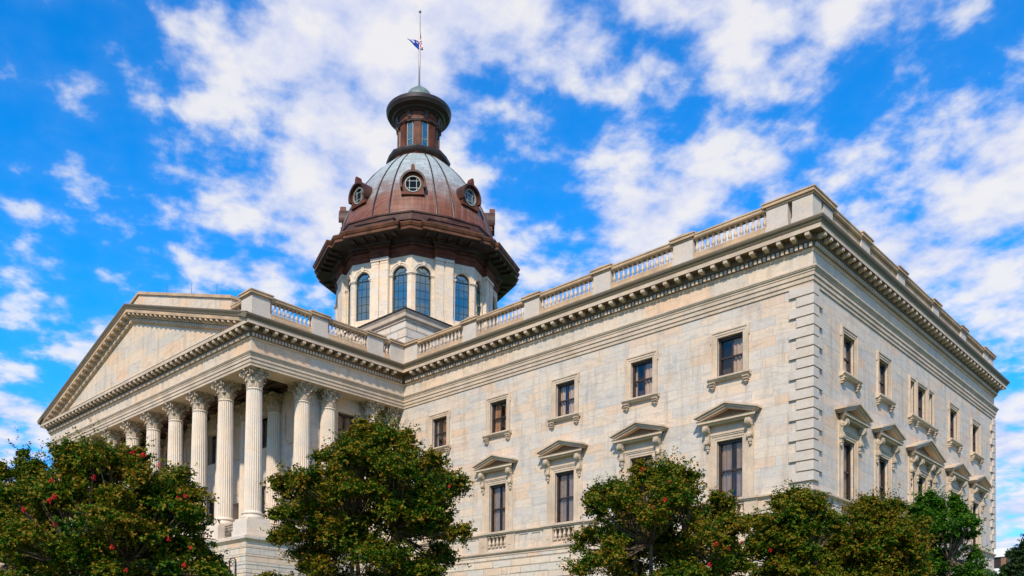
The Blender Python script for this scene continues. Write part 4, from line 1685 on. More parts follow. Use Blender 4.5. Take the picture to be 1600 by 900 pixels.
        for u in (-0.55, 0.55):
            m.box(u - 0.46, u + 0.46, -AP - 0.45, -AP - 0.3, 39.75, 45.42)
            m.box(u - 0.52, u + 0.52, -AP - 0.53, -AP - 0.3, 39.1, 39.5)
            m.box(u - 0.49, u + 0.49, -AP - 0.49, -AP - 0.3, 39.5, 39.75)
            m.box(u - 0.49, u + 0.49, -AP - 0.48, -AP - 0.3, 45.42, 45.52)
            m.box(u - 0.47, u + 0.47, -AP - 0.46, -AP - 0.3, 45.52, 45.72)
            m.box(u - 0.54, u + 0.54, -AP - 0.55, -AP - 0.3, 45.72, 46.04)
        m.build('pier', 'drum_marble', capitol)
        # corner colonnette between the two lights
    for k in range(8):
        if k == 4:
            continue
        m = MB()
        v = pol(45 * k, RV)
        fa, fb = tower_frame(45 * k - 22.5), tower_frame(45 * k + 22.5)

        def shell(w, pr, z0, z1):
            a = fa(HS - w, -AP - pr, 0)
            c = pol(45 * k, RV + pr / math.cos(R(22.5)))
            d = fb(-HS + w, -AP - pr, 0)
            a2, d2 = fa(HS - w, -AP + 0.1, 0), fb(-HS + w, -AP + 0.1, 0)
            pl = [(a2[0], a2[1]), (a[0], a[1]), c, (d[0], d[1]), (d2[0], d2[1])]
            m.extrude(pl, 'z', z0, z1)
        shell(0.42, 0.09, 39.1, ZS - 0.24)
        shell(0.46, 0.14, ZS - 0.24, ZS - 0.12)
        shell(0.52, 0.22, ZS - 0.12, ZS + 0.07)
        m.build('colonnette', 'drum_marble', capitol)


drum()


def dome_cornice():
    p = oct_path()
    b = MB()
    b.sweep(p, [(-0.5, 46.03), (0.06, 46.03), (0.06, 46.22), (0.11, 46.24), (0.11, 46.45), (0.22, 46.55), (0.27, 46.60), (0.27, 46.66), (0.10, 46.70), (0.10, 47.05)], closed=True)
    b.build('copper_architrave', 'red_copper', capitol)
    b = MB()
    b.sweep(p, [(0.10, 47.0), (0.22, 47.06), (0.24, 47.30)], closed=True)
    b.build('dome_frieze', 'brown_copper', capitol)
    b = MB()
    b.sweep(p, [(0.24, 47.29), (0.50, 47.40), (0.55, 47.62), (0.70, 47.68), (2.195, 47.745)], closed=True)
    b.build('dome_soffit', 'dark_copper', capitol)  # darker copper than the corona: shade painted into soffit and brackets
    b = MB()
    b.sweep(p, [(2.19, 47.742), (2.20, 47.74), (2.22, 48.02), (2.30, 48.06), (2.42, 48.32), (2.42, 48.42), (0.4, 48.85), (-0.6, 49.0)], closed=True)
    cor = b.build('dome_cornice', 'cornice_copper', capitol)
    # little dentils below and consoles under the corona, per face
    for k in range(8):
        f = tower_frame(45 * k + 22.5)
        d = MB()
        d.xf = f
        for i in range(-6, 7):
            d.box(i * 0.2 - 0.055, i * 0.2 + 0.055, -AP - 0.45 - 0.36, -AP - 0.45 - 0.2, 47.10, 47.28)
        d.build('dentil_moulding', 'cornice_copper', cor)
        for s in (-1, 1):
            d = MB()
            d.xf = f
            for i in range(9):
                u = s * (1.62 + i * 0.21)
                d.box(u - 0.055, u + 0.055, -AP - 0.36, -AP - 0.2, 47.10, 47.28)
            d.build('dentil_moulding', 'cornice_copper', cor)
    for k in range(8):
        if k in (3, 4):
            continue
        f = tower_frame(45 * k + 22.5)
        for u, base in ((-2.5, .45), (-1.25, .45), (0, .45), (1.25, .45), (2.5, .45)):
            m = MB()
            m.xf = f
            y = -AP - base
            m.extrude([(y - 0.5, 47.58), (y - 1.2, 47.50), (y - 1.75, 47.56), (y - 1.82, 47.73), (y - 0.5, 47.73)], 'x', u - 0.2, u + 0.2)
            m.build('bracket', 'dark_copper', cor)
    # stepped curb under the dome
    b = MB()
    def ring(r):
        return [pol(22.5 * k + 11.25 * 0, r if k % 2 == 0 else r * 0.965) for k in range(16)][::-1]
    b.sweep(ring(10.35), [(-0.6, 48.6), (0.0, 48.6), (0.0, 49.3), (0.12, 49.4), (0.12, 49.6), (-0.25, 49.68), (-0.30, 50.3), (-0.2, 50.36), (-0.2, 50.52), (-1.2, 50.62)], closed=True)
    b.build('dome_curb', 'brown_copper', capitol)
    # broken blocking pieces over the piers
    for k in range(8):
        if k in (3, 4):
            continue
        m = MB()
        m.xf = tower_frame(45 * k + 22.5)
        m.box(-2.3, 2.3, -10.55, -9.6, 48.7, 49.28)
        m.box(-2.4, 2.4, -10.65, -9.6, 49.28, 49.42)
        m.build('blocking_course', 'brown_copper', capitol)


dome_cornice()

DPROF = [(9.25, 50.55), (9.08, 51.4), (8.80, 52.4), (8.40, 53.5), (7.90, 54.7), (7.28, 55.9), (6.52, 57.1), (5.62, 58.3), (4.65, 59.4), (3.80, 60.2), (3.2, 60.75)]


def dome_r(z):
    for (r0, z0), (r1, z1) in zip(DPROF, DPROF[1:]):
        if z0 <= z <= z1:
            return r0 + (r1 - r0) * (z - z0) / (z1 - z0)
    return DPROF[0][0] if z < DPROF[0][1] else DPROF[-1][0]


def dome():
    # plan ring: eight bowed fields and eight flat strips over the piers
    angs = []
    for k in range(8):
        for a in (0, 3.4, 6.8, 10.2, 13.6, 16.6):
            pass
    ring = []
    for k in range(8):
        base = 45 * k
        for a in (-16.2, -10.8, -5.4, 0.0, 5.4, 10.8, 16.2):
            ring.append(base + a)
    n = len(ring)
    vs, fs, uvs = [], [], []
    L = [0.0]
    for (r0, z0), (r1, z1) in zip(DPROF, DPROF[1:]):
        L.append(L[-1] + math.hypot(r1 - r0, z1 - z0))
    for r, z in DPROF:
        for a in ring:
            x, y = pol(a, r)
            vs.append((x, y, z))
    fuv = []
    for k in range(len(DPROF) - 1):
        for i in range(n):
            j = (i + 1) % n
            fs.append((k * n + i, k * n + j, (k + 1) * n + j, (k + 1) * n + i))
            a0 = ring[i]
            a1 = ring[j] if j else ring[0] + 360
            rm = 7.5
            fuv.append([(R(a0) * DPROF[k][0], L[k]), (R(a1) * DPROF[k][0], L[k]), (R(a1) * DPROF[k + 1][0], L[k + 1]), (R(a0) * DPROF[k + 1][0], L[k + 1])])
    me = bpy.data.meshes.new('dome')
    me.from_pydata(vs, [], fs)
    uv = me.uv_layers.new(name='UVMap')
    flat = [c for q in fuv for p in q for c in p]
    uv.data.foreach_set('uv', flat)
    me.materials.append(MATS['dome_sheet'])
    me.polygons.foreach_set('use_smooth', [True] * len(me.polygons))
    me.set_sharp_from_angle(angle=R(22))
    o = part('dome', me, capitol)
    # standing ribs on both edges of each strip
    for k in range(8):
        for a in (16.2, 28.8):
            m = MB()
            pts = []
            for r, z in DPROF:
                x, y = pol(45 * k + a, r + 0.02)
                pts.append((x, y, z))
            m.tube(pts, [0.10] * 4 + [0.085] * 4 + [0.06] * 3, 6)
            m.build('rib', 'dark_copper', o)
    return o


dome_ob = dome()


def dormer(k):
    f = tower_frame(45 * k)
    rf = 8.74
    zc = 54.05
    hw = 1.20
    n = 28
    m = MB()
    m.xf = f
    yf = -rf
    # front plate with round hole
    outl = []
    hole = []
    rh = 0.86
    for i in range(n):
        a = 2 * PI * i / n - PI / 2 + 1e-4
        ca, sa = math.cos(a), math.sin(a)
        hole.append((rh * ca, zc + rh * sa))
        if sa >= 0:
            outl.append((hw * ca, zc + hw * sa))
        else:
            q = min(hw / max(abs(ca), 1e-6), 1.05 / max(abs(sa), 1e-6))
            outl.append((q * ca, zc + q * sa))
    vs = [(u, yf, z) for u, z in outl] + [(u, yf, z) for u, z in hole] + [(u, yf + 3.2, z) for u, z in outl] + [(u, yf + 0.35, z) for u, z in hole]
    fs = []
    for i in range(n):
        j = (i + 1) % n
        fs += [(i, j, n + j, n + i), (i, 2 * n + i, 2 * n + j, j), (n + i, n + j, 3 * n + j, 3 * n + i)]
    m.add(vs, fs)
    m.box(-hw - 0.06, hw + 0.06, yf - 0.12, yf + 1.4, zc - 1.17, zc - 1.04)
    o = m.build('dormer', 'red_copper', capitol, smooth=True, angle=30)
    # hood
    m = MB()
    m.xf = f
    q = 20
    for i in range(q):
        a0, a1 = -0.12 * PI + 1.24 * PI * i / q, -0.12 * PI + 1.24 * PI * (i + 1) / q
        m.extrude([(r * math.cos(a), zc + r * math.sin(a)) for r, a in ((hw + 0.005, a0), (hw + 0.22, a0), (hw + 0.22, a1), (hw + 0.005, a1))], 'y', yf - 0.34, yf + 3.0)
    m.build('hood', 'green_patina' if False else 'brown_copper', o, smooth=True, angle=30)
    m = MB()
    m.xf = f
    m.extrude([(-0.24, zc + 1.38), (0.24, zc + 1.38), (0.20, zc + 1.75), (0.10, zc + 2.0), (-0.10, zc + 2.0), (-0.20, zc + 1.75)], 'y', yf - 0.36, yf + 0.3)
    m.build('finial', 'red_copper', o)
    # round window frame with crossed bars
    m = MB()
    m.xf = f
    for i in range(n):
        a0, a1 = 2 * PI * i / n, 2 * PI * (i + 1) / n
        m.extrude([(r * math.cos(a), zc + r * math.sin(a)) for r, a in ((rh - 0.07, a0), (rh + 0.02, a0), (rh + 0.02, a1), (rh - 0.07, a1))], 'y', yf - 0.05, yf + 0.16)
    for e in (-0.38, 0.38):
        L = math.sqrt((rh - 0.1) ** 2 - e * e)
        m.box(e - 0.035, e + 0.035, yf + 0.06, yf + 0.13, zc - L, zc + L)
        m.box(-L, L, yf + 0.065, yf + 0.125, zc + e - 0.03, zc + e + 0.03)
    w = m.build('dormer_window', 'pale_sash', o)
    g = MB()
    g.xf = f
    g.add([(rh * math.cos(2 * PI * i / n), yf + 0.14, zc + rh * math.sin(2 * PI * i / n)) for i in range(n)], [tuple(range(n))])
    g.build('pane', 'dormer_glass', o)


for k in range(8):
    dormer(k)


def lantern():
    def ring(r, dip=0.955):
        return [pol(22.5 * k, r if k % 2 == 0 else r * dip) for k in range(16)][::-1]
    b = MB()
    b.sweep(ring(3.35), [(-0.4, 60.0), (0.0, 60.0), (0.0, 60.95), (0.10, 61.0), (0.28, 61.12), (0.34, 61.32), (0.34, 61.42), (0.15, 61.50), (0.0, 61.60), (-1.2, 61.66)], closed=True)
    lb = b.build('lantern_base', ['red_copper'], capitol)
    b = MB()
    b.sweep(ring(3.40), [(0.08, 61.0), (0.30, 61.10), (0.37, 61.32), (0.37, 61.44), (0.10, 61.53)], closed=True)
    b.build('lantern_base_moulding', 'dark_copper', lb)
    b = MB()
    b.lathe([(2.12, 61.6), (2.12, 66.3)], 32, TX, TY)
    o = b.build('lantern', 'red_copper', capitol, smooth=True, angle=30)
    for k in range(8):
        f = tower_frame(45 * k)
        m = MB()
        m.xf = f
        m.box(-0.46, 0.46, -2.42, -1.9, 61.6, 65.0)
        m.box(-0.36, 0.36, -2.47, -2.3, 61.7, 64.9)
        m.build('pier', 'red_copper', o)
        m = MB()
        m.xf = f
        m.box(-0.55, 0.55, -2.56, -1.9, 64.95, 65.08)
        m.box(-0.60, 0.60, -2.64, -1.9, 65.08, 65.26)
        m.build('pier_cap', 'pale_sash' if False else 'brown_copper', o)
        f = tower_frame(45 * k + 22.5)
        m = MB()
        m.xf = f
        w = 0.31
        m.box(-w - 0.09, -w, -2.24, -2.0, 61.9, 64.75)
        m.box(w, w + 0.09, -2.24, -2.0, 61.9, 64.75)
        for i in range(10):
            a0, a1 = PI * i / 10, PI * (i + 1) / 10
            m.extrude([(r * math.cos(a), 64.75 + r * math.sin(a)) for r, a in ((w, a0), (w + 0.09, a0), (w + 0.09, a1), (w, a1))], 'y', -2.24, -2.0)
        m.box(-w, w, -2.22, -2.1, 63.0, 63.06)
        m.box(-w, w, -2.22, -2.1, 61.9, 61.97)
        ww = m.build('lantern_window', 'pale_sash', o)
        g = MB()
        g.xf = f
        g.add([(x, -2.17, z) for x, z in [(w, 61.9)] + [(w * math.cos(PI * i / 10), 64.75 + w * math.sin(PI * i / 10)) for i in range(11)] + [(-w, 61.9)]], [tuple(range(13))])
        g.build('pane', 'drum_glass', o)
        m = MB()
        m.xf = f
        m.extrude([(-2.1, 65.35), (-2.36, 65.25), (-2.55, 65.45), (-2.62, 65.8), (-2.75, 66.1), (-2.1, 66.1)], 'x', -0.2, 0.2)
        m.extrude([(-2.1, 64.95), (-2.42, 65.1), (-2.42, 65.35), (-2.1, 65.35)], 'x', -0.42, 0.42)
        m.build('bracket', 'dark_copper', o)
    b = MB()
    b.lathe([(2.40, 65.26), (2.48, 65.30), (2.50, 66.15)], 48, TX, TY)
    b.build('lantern_frieze', 'red_copper', o, smooth=True, angle=30)
    b = MB()
    b.lathe([(2.4, 66.1), (2.62, 66.12), (2.72, 66.24), (3.02, 66.36), (3.10, 66.50), (3.62, 66.66), (3.72, 66.86), (3.80, 66.98), (3.84, 67.32), (3.78, 67.42), (2.5, 68.1), (1.6, 68.7)], 48, TX, TY)
    b.build('lantern_cornice', 'dark_copper', o, smooth=True, angle=25)
    b = MB()
    b.lathe([(1.62, 68.6), (1.62, 68.9), (1.52, 69.3), (1.25, 69.75), (0.85, 70.1), (0.50, 70.2), (0.48, 70.36), (0.2, 70.42)], 16, TX, TY)
    b.build('lantern_roof', 'green_patina', o, smooth=True, angle=25)


lantern()

pole = thing('flagpole', 'tall slender metal flagpole standing on top of the dome lantern', 'flagpole', (TX, TY, 70.38))
b = MB()
b.lathe([(0.17, 0), (0.15, 0.35), (0.11, 0.4), (0.10, 4.0), (0.065, 8.9), (0.05, 9.0)], 10)
b.build('pole', 'pole_metal', pole, smooth=True)
b = MB()
b.lathe([(0.02, 8.98), (0.12, 9.05), (0.16, 9.17), (0.12, 9.29), (0.02, 9.36)], 12)
b.build('finial_ball', 'pole_metal', pole, smooth=True)

RIGHT = Vector((0.7149, 0.6992, 0.0))     # along the street front's diagonal
FWD = Vector((-0.6992, 0.7149, 0.0))


def flag_mesh(name, nu, nv, P, colour, mats):
    b = MB()
    vs = [P(i / nu, j / nv) for j in range(nv + 1) for i in range(nu + 1)]
    fs, mi = [], []
    for j in range(nv):
        for i in range(nu):
            a = j * (nu + 1) + i
            fs.append((a, a + 1, a + nu + 2, a + nu + 1))
            mi.append(colour((i + 0.5) / nu, (j + 0.5) / nv))
    b.add(vs, fs)
    b.mi = mi
    me = b.mesh(name, mats, smooth=True, angle=80)
    # cloth thickness
    return me


def us_P(u, v):
    # hangs almost limp from its hoist; v from bottom to top of the hoist
    hoist_z = 5.35 + 1.35 * v
    drop = 1.75 * u
    fold = 0.10 * math.sin(u * 9 + v * 4) + 0.05 * math.sin(u * 23 + v * 7)
    spread = 0.10 + 0.20 * u
    p = RIGHT * (0.10 + 0.05 * u + fold * (0.3 + u) * 1.2 + (0.06 - 0.16 * v) * u) + FWD * (spread * math.sin(v * 10 + u * 3) * 0.5)
    z = hoist_z - drop * (0.45 + 0.35 * v)
    return (p.x, p.y, z)


def us_col(u, v):
    if u < 0.4 and v > 6 / 13:
        su, sv = (u / 0.4 * 6) % 1, ((v - 6 / 13) / (7 / 13) * 5) % 1
        return 1 if (su - 0.5) ** 2 + (sv - 0.5) ** 2 < 0.05 else 2
    return 0 if int(v * 13) % 2 == 0 else 1


o = bpy.data.objects.new('national_flag', flag_mesh('national_flag', 60, 39, us_P, us_col, ['flag_red', 'flag_white', 'flag_navy']))
C.objects.link(o)
o.location = (TX, TY, 70.38)
o['label'] = 'striped red and white flag with navy canton hanging limp at half mast'
o['category'] = 'flag'
m = o.modifiers.new('cloth', 'SOLIDIFY')
m.thickness = 0.01


def sc_P(u, v):
    s = 1.35 * u
    top = 5.55 + 0.22 * u + 0.06 * math.sin(u * 7)
    bot = 4.55 + 1.05 * u ** 0.9
    z = bot + (top - bot) * v
    wave = 0.12 * math.sin(u * 6 + v * 2.5) * (0.2 + u)
    p = RIGHT * (-0.08 - s) + FWD * (wave - 0.35 * u)
    return (p.x, p.y, z)


def sc_col(u, v):
    # pale palm tree and crescent
    x, y = (u - 0.5) * 1.5, v - 0.5
    if abs(x) < 0.03 and -0.32 < y < 0.05:
        return 1
    r = math.hypot(x, (y - 0.12) * 1.1)
    if r < 0.24 and (math.sin(math.atan2(y - 0.12, x) * 9) > -0.3 or r < 0.1) and y > -0.03:
        return 1
    cx, cy = x + 0.52, y - 0.3
    if math.hypot(cx, cy) < 0.12 and math.hypot(cx, cy - 0.06) > 0.09:
        return 1
    return 0


o = bpy.data.objects.new('state_flag', flag_mesh('state_flag', 54, 36, sc_P, sc_col, ['flag_indigo', 'flag_white']))
C.objects.link(o)
o.location = (TX, TY, 70.38)
o['label'] = 'blue flag with pale palm emblem fluttering below the striped flag'
o['category'] = 'flag'
m = o.modifiers.new('cloth', 'SOLIDIFY')
m.thickness = 0.01

# ------------------------------------------------------------------ street lamp
lx, ly = -28.86, -19.84
lz = ground_z(lx, ly)
lamp = thing('street_lamp', 'dark iron lamp post with arched crook top before the portico podium', 'street lamp', (lx, ly, lz))
LH = 8.72 - lz
b = MB()
b.lathe([(0.26, 0), (0.26, 0.15), (0.18, 0.3), (0.16, 0.8), (0.12, 0.95), (0.085, 1.1), (0.06, LH - 0.4), (0.05, LH - 0.25)], 12)
b.build('post', 'iron', lamp, smooth=True)
b = MB()
rc = 0.19
arc = [Vector((0, 0, LH - 0.45))] + [RIGHT * (-rc + rc * math.cos(PI * i / 14)) + Vector((0, 0, LH - rc + rc * math.sin(PI * i / 14))) for i in range(15)] + [RIGHT * (-2 * rc) + Vector((0, 0, LH - 0.75))]
b.tube(arc, 0.045, 8)
b.tube([RIGHT * (-rc + 0.10 * math.cos(q * PI / 6)) + Vector((0, 0, LH - 0.24 + 0.10 * math.sin(q * PI / 6))) for q in range(13)], 0.025, 6)
b.tube([RIGHT * -rc + Vector((0, 0, LH - 0.34)), RIGHT * -rc + Vector((0, 0, LH - 0.46))], 0.02, 6)
b.tube([RIGHT * -rc + Vector((0, 0, LH)), RIGHT * -rc + Vector((0, 0, LH + 0.12))], [0.03, 0.01], 6)
b.build('crook', 'iron', lamp, smooth=True)
b = MB()
q = RIGHT * (-2 * rc)
b.lathe([(0.03, LH - 0.72), (0.09, LH - 0.78), (0.11, LH - 1.05), (0.17, LH - 1.12), (0.20, LH - 1.35), (0.12, LH - 1.42)], 14, q.x, q.y)
b.build('lantern_head', 'iron', lamp, smooth=True)

# ------------------------------------------------------------------ far office block
of = thing('office_block', 'white flat roofed office block with ribbon windows far beyond the marble corner', 'building', (-20.0, 106.0, 4.6))
b = MB()
b.box(-14, 6.4, -7, 9, 0, 13.2)
b.box(-14, 6.4, -7, 9, 14.9, 16.2)
b.build('wall', 'office_white', of)
b = MB()
b.box(-13.7, 6.1, -6.7, 8.7, 13.2, 14.9)
b.build('ribbon_window', 'dark_sash', of)
for x in (-13.8, -7, 0, 5.5):
    b = MB()
    b.box(x, x + 0.7, -6.85, -6.0, 13.2, 14.9)
    b.build('window_mullion', 'office_brown', of)
    b = MB()
    b.box(5.7, 6.25, x * 0.55 + 1.2, x * 0.55 + 2.2, 13.2, 14.9)
    b.build('window_mullion', 'office_brown', of)

# ------------------------------------------------------------------ trees


def leaf_cloud(name, tufts, seed, mat, leaf, per_shoot, shoots, bronze, parent, shoot_len=(0.25, 0.6), up=0.35):
    """tufts: (x,y,z,r). Each tuft carries leafy shoots; leaves sit in pairs along each shoot and turn bronze at its tip"""
    rng = np.random.default_rng(seed)
    P, A, B_, T = [], [], [], []
    for (x, y, z, r) in tufts:
        ns = int(shoots * (0.6 + 0.8 * rng.random()))
        d = rng.normal(size=(ns, 3))
        d[:, 2] = d[:, 2] * 0.75 + up
        d /= np.linalg.norm(d, axis=1)[:, None]
        ln = r * rng.uniform(shoot_len[0], shoot_len[1], ns) * 2.0
        st = np.array([x, y, z]) + rng.normal(size=(ns, 3)) * r * np.array([0.42, 0.42, 0.24])
        tone_t = rng.uniform(-0.20, 0.30)
        for k in range(ns):
            t = (np.arange(per_shoot) + rng.random(per_shoot)) / per_shoot
            bend = np.array([0, 0, -0.25]) * (t ** 2)[:, None] * ln[k] * 0.6
            c = st[k] + d[k] * (t * ln[k])[:, None] + bend
            side = rng.normal(size=(per_shoot, 3))
            side -= (side @ d[k])[:, None] * d[k] * 0.55
            side[:, 2] = side[:, 2] * 0.55 + 0.15
            side /= np.linalg.norm(side, axis=1)[:, None]
            nrm = rng.normal(size=(per_shoot, 3)) * 0.6 + np.array([0.0, 0.0, 0.75]) + d[k] * 0.45
            w = np.cross(side, nrm)
            w /= np.linalg.norm(w, axis=1)[:, None]
            s = leaf * rng.uniform(0.65, 1.2, per_shoot)
            P.append(c)
            A.append(side * s[:, None])
            B_.append(w * (s * 0.32)[:, None])
            T.append(np.clip(0.16 + tone_t + bronze * (t ** 1.6) + rng.normal(size=per_shoot) * 0.09, 0, 1))
    P, A, B_, T = np.concatenate(P), np.concatenate(A), np.concatenate(B_), np.concatenate(T)
    n = len(P)
    V = np.empty((n, 4, 3))
    V[:, 0] = P
    V[:, 1] = P + A * 0.5 + B_
    V[:, 2] = P + A
    V[:, 3] = P + A * 0.5 - B_
    me = bpy.data.meshes.new(name)
    me.vertices.add(n * 4)
    me.vertices.foreach_set('co', V.ravel())
    me.loops.add(n * 4)
    me.loops.foreach_set('vertex_index', np.arange(n * 4, dtype=np.int32))
    me.polygons.add(n)
    me.polygons.foreach_set('loop_start', np.arange(0, n * 4, 4, dtype=np.int32))
    me.polygons.foreach_set('loop_total', np.full(n, 4, dtype=np.int32))
    at = me.attributes.new('tone', 'FLOAT', 'FACE')
    at.data.foreach_set('value', T.astype(np.float32))
    me.materials.append(MATS[mat])
    me.update()
    me.validate()
    o = part('crown', me, parent)
    return o


def make_tree(name, label, loc, top, rx, ry, zc, rzl, seed, n_tufts=110, mat='myrtle_leaf', bronze=0.75, tuft_r=(0.36, 0.66), leaf=0.085, shoots=42, per_shoot=18,
              blossoms=(), trunks=4, spikes=10, group='crepe myrtles along the lawn', n_pads=38, low=2.0, leaders=4):
    """loc on the ground; crown an irregular ellipsoid centred at height zc with half axes rx, ry and rzl, reaching up to top"""
    rng = random.Random(seed)
    gx, gy = loc
    gz = ground_z(gx, gy)
    t = thing(name, label, 'tree', (gx, gy, gz), group)
    tufts = []
    zl = zc - gz
    # main boughs: flattened pads of foliage with gaps between them
    pads = []
    tries = 0
    while len(pads) < n_pads and tries < 4000:
        tries += 1
        a = rng.uniform(0, 2 * PI)
        cz = rng.uniform(-0.85, 0.98)
        rad = rng.uniform(0.60, 0.90)
        s = math.sqrt(max(0, 1 - cz * cz))
        p = (rx * s * math.cos(a) * rad, ry * s * math.sin(a) * rad, zl + rzl * cz * rad * (1.0 if cz > 0 else low))
        pr = rng.uniform(0.24, 0.38) * rx
        if any(math.dist((p[0], p[1], p[2] * 1.5), (q[0], q[1], q[2] * 1.5)) < 0.70 * (pr + q[3]) for q in pads):
            continue
        pads.append((p[0], p[1], p[2], pr))
    pads.append((rng.uniform(-.3, .3) * rx, rng.uniform(-.3, .3) * ry, zl + rzl * 0.86, rx * 0.30))
    for k in range(leaders):
        a = rng.uniform(0, 2 * PI)
        q = rng.uniform(0.05, 0.55)
        x, y = rx * q * math.cos(a), ry * q * math.sin(a)
        zb = zl + rzl * math.sqrt(max(0.05, 1 - q * q)) * 0.92
        h_ = (gz * 0 + rzl) * rng.uniform(0.10, 0.26)
        for e in range(4):
            tufts.append((x + rng.uniform(-.06, .06), y + rng.uniform(-.06, .06), zb - 0.2 + h_ * e / 3 + 0.25, tuft_r[0] * (1.0 - 0.17 * e)))
    per = max(4, n_tufts // max(len(pads), 1))
    for (x, y, z, pr) in pads:
        for k in range(per):
            a = rng.uniform(0, 2 * PI)
            q = math.sqrt(rng.random())
            tufts.append((x + pr * q * math.cos(a), y + pr * q * math.sin(a), z + pr * (rng.uniform(-0.25, 0.35) + 0.30 * (1 - q * q)), rng.uniform(*tuft_r) * (1.05 - 0.35 * q)))
        # the bough's outer tip reaches past its pad
        L = math.hypot(x, y) or 1
        for e in (0.75, 1.05):
            tufts.append((x + x / L * pr * e + rng.uniform(-.2, .2), y + y / L * pr * e + rng.uniform(-.2, .2), z + rng.uniform(-0.15, 0.25), tuft_r[0] * (1.2 - 0.45 * e)))
    for k in range(n_tufts // 18):
        tufts.append((rng.uniform(-.45, .45) * rx, rng.uniform(-.45, .45) * ry, zl + rng.uniform(-.5, .4) * rzl, rng.uniform(*tuft_r)))
    # limbs first: forked trunks up to the tufts
    b = MB()
    forks = []
    for k in range(trunks):
        a = 2 * PI * k / trunks + rng.uniform(-0.4, 0.4)
        fx, fy = rx * 0.30 * math.cos(a), ry * 0.30 * math.sin(a)
        fz = (zc - gz) * 0.55
        pts = [(0.18 * math.cos(a), 0.18 * math.sin(a), -0.1), (fx * 0.35, fy * 0.35, fz * 0.45), (fx * 0.8, fy * 0.8, fz * 0.85), (fx, fy, fz)]
        b.tube(pts, [0.13, 0.10, 0.085, 0.075], 8)
        forks.append((fx, fy, fz))
        tip = (fx * 1.3, fy * 1.3, (zc - gz) + rzl * 0.45)
        b.tube([(fx, fy, fz), ((fx + tip[0]) / 2 + rng.uniform(-.2, .2), (fy + tip[1]) / 2, (fz + tip[2]) / 2), tip], [0.075, 0.05, 0.025], 6)
        forks.append(tuple((p + q) / 2 for p, q in zip((fx, fy, fz), tip)))
    for (x, y, z, r) in tufts:
        f = min(forks, key=lambda q: (q[0] - x) ** 2 + (q[1] - y) ** 2 + (q[2] - z) ** 2 * 0.6)
        mid = tuple(p * 0.45 + q * 0.55 for p, q in zip(f, (x, y, z - 0.25)))
        b.tube([f, mid, (x, y, z)], [0.035, 0.022, 0.010], 5)
    b.build('trunk', 'bark', t, smooth=True)
    o = leaf_cloud('crown', tufts, seed + 5, mat, leaf, per_shoot, shoots, bronze, t)
    # upright young shoots that break the outline
    if spikes:
        sp = []
        outer = sorted(tufts, key=lambda q: -q[2])[:max(spikes * 3, 12)]
        for k in range(spikes):
            q = rng.choice(outer)
            sp.append((q[0] + rng.uniform(-.2, .2), q[1] + rng.uniform(-.2, .2), q[2] + q[3] * 0.35, 0.33))
        leaf_cloud('crown', sp, seed + 9, mat, leaf * 0.9, per_shoot, 9, bronze, t, shoot_len=(0.7, 1.15), up=1.0).name = 'shoot_foliage'
    for (x, y, z, s) in blossoms:
        fl = part('blossom', BLOSSOMS[rng.randrange(3)], t, (x - gx, y - gy, z - gz))
        fl.scale = (s * 0.36, s * 0.36, s * 0.36)
        fl.rotation_euler = (rng.uniform(-.5, .5), rng.uniform(-.5, .5), rng.uniform(0, 6))
    return t


def blossom_mesh(seed):
    rng = random.Random(seed)
    b = MB()
    for k in range(26):
        z = rng.random()
        r = 0.11 * (1 - z * 0.6)
        a = rng.uniform(0, 6.28)
        c = Vector((r * math.cos(a), r * math.sin(a), z * 0.22 - 0.06))
        u = Vector((rng.gauss(0, 1), rng.gauss(0, 1), rng.gauss(0, 1))).normalized() * 0.045
        v = u.cross(Vector((rng.gauss(0, 1), rng.gauss(0, 1), rng.gauss(0, 1)))).normalized() * 0.04
        b.quad(tuple(c - u), tuple(c + v), tuple(c + u), tuple(c - v))
    return b.mesh('blossom', 'blossom_red')


BLOSSOMS = [blossom_mesh(s) for s in (1, 2, 3)]
make_tree('crepe_myrtle', 'large broad crepe myrtle dotted with red blossoms before the portico columns', (-0.53, -39.69), 7.27, 2.24, 2.24, 4.83, 1.99, seed=11, n_tufts=200, spikes=14, bronze=0.72, blossoms=[(1.07, -40.0, 6.72, 1.36), (1.13, -39.75, 6.69, 1.28), (1.37, -39.48, 6.47, 1.0), (0.75, -41.69, 5.84, 1.24), (1.4, -41.02, 5.91, 1.24), (1.01, -41.72, 5.4, 1.32), (0.92, -41.8, 5.34, 1.16), (0.34, -42.13, 5.15, 1.36), (1.12, -41.72, 4.8, 1.2), (1.8, -39.02, 5.74, 1.16), (1.89, -39.23, 5.65, 1.12), (2.07, -39.55, 4.63, 1.12), (1.95, -38.93, 4.5, 1.0), (1.8, -40.74, 4.32, 1.36), (1.75, -40.4, 3.85, 1.04), (1.87, -39.06, 4.08, 1.16)])
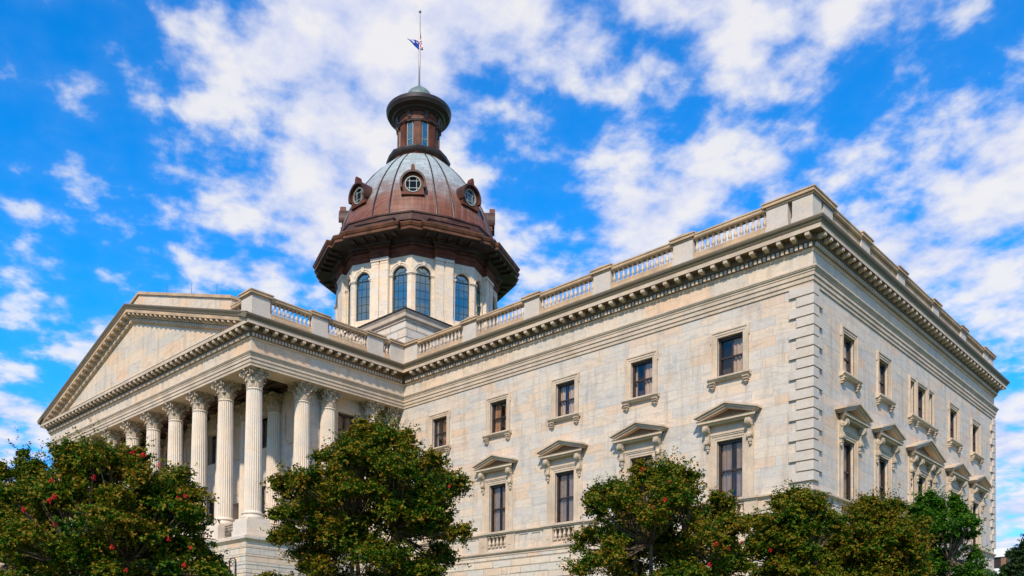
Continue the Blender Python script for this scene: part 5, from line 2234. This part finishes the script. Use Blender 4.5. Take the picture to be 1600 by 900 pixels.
make_tree('crepe_myrtle', 'crepe myrtle with spreading tiers before the angle of portico and wing', (0.90, -32.70), 8.94, 2.57, 2.57, 6.53, 1.96, seed=23, n_tufts=200, spikes=14, bronze=0.76, blossoms=[(3.81, -32.27, 6.76, 1.0)])
make_tree('crepe_myrtle', 'loose crepe myrtle with few red blossoms in front of the long wing windows', (6.49, -25.83), 8.16, 2.45, 2.45, 5.82, 1.89, seed=37, n_tufts=180, spikes=16, bronze=0.72, blossoms=[(7.05, -27.66, 7.52, 1.24), (6.31, -27.69, 7.55, 1.0), (8.0, -27.75, 6.98, 1.12), (8.07, -28.04, 6.46, 1.36), (7.82, -28.27, 6.24, 1.08), (9.13, -26.44, 5.16, 1.12), (9.0, -26.93, 5.26, 1.36), (8.75, -26.83, 4.7, 1.32), (9.26, -25.95, 5.38, 1.12)])
make_tree('crepe_myrtle', 'narrow crepe myrtle standing right below the rusticated marble corner', (8.61, -20.96), 7.88, 1.27, 1.27, 5.54, 1.89, leaders=6, seed=41, n_tufts=105, spikes=8, bronze=0.66, blossoms=[(8.49, -22.6, 5.57, 1.28), (9.74, -21.41, 7.09, 1.0)])
make_tree('crepe_myrtle', 'bronze tinted crepe myrtle beneath the end front windows', (9.59, -17.20), 7.99, 1.52, 1.52, 5.72, 1.82, leaders=7, seed=53, n_tufts=115, spikes=9, bronze=0.8, blossoms=[])
make_tree('crepe_myrtle', 'darker crepe myrtle partly hidden behind the large broad one', (-10.74, -38.49), 9.02, 1.50, 1.50, 5.63, 2.94, seed=67, n_tufts=100, spikes=6, bronze=0.55, blossoms=[])
make_tree('young_oak', 'bright green upright tree beside the far end of the marble wing', (9.56, -10.23), 9.12, 1.73, 1.73, 6.14, 2.53, seed=71, n_tufts=95, spikes=14, bronze=0.6, leaders=7, mat='green_leaf', group=None, blossoms=[])
make_tree('evergreen_tree', 'dark pointed evergreen tree far beyond the marble building', (6.50, 20.35), 11.26, 1.41, 1.41, 8.32, 2.49, seed=83, n_tufts=60, spikes=4, bronze=0.6, mat='dark_leaf', group=None, leaf=0.14, blossoms=[])
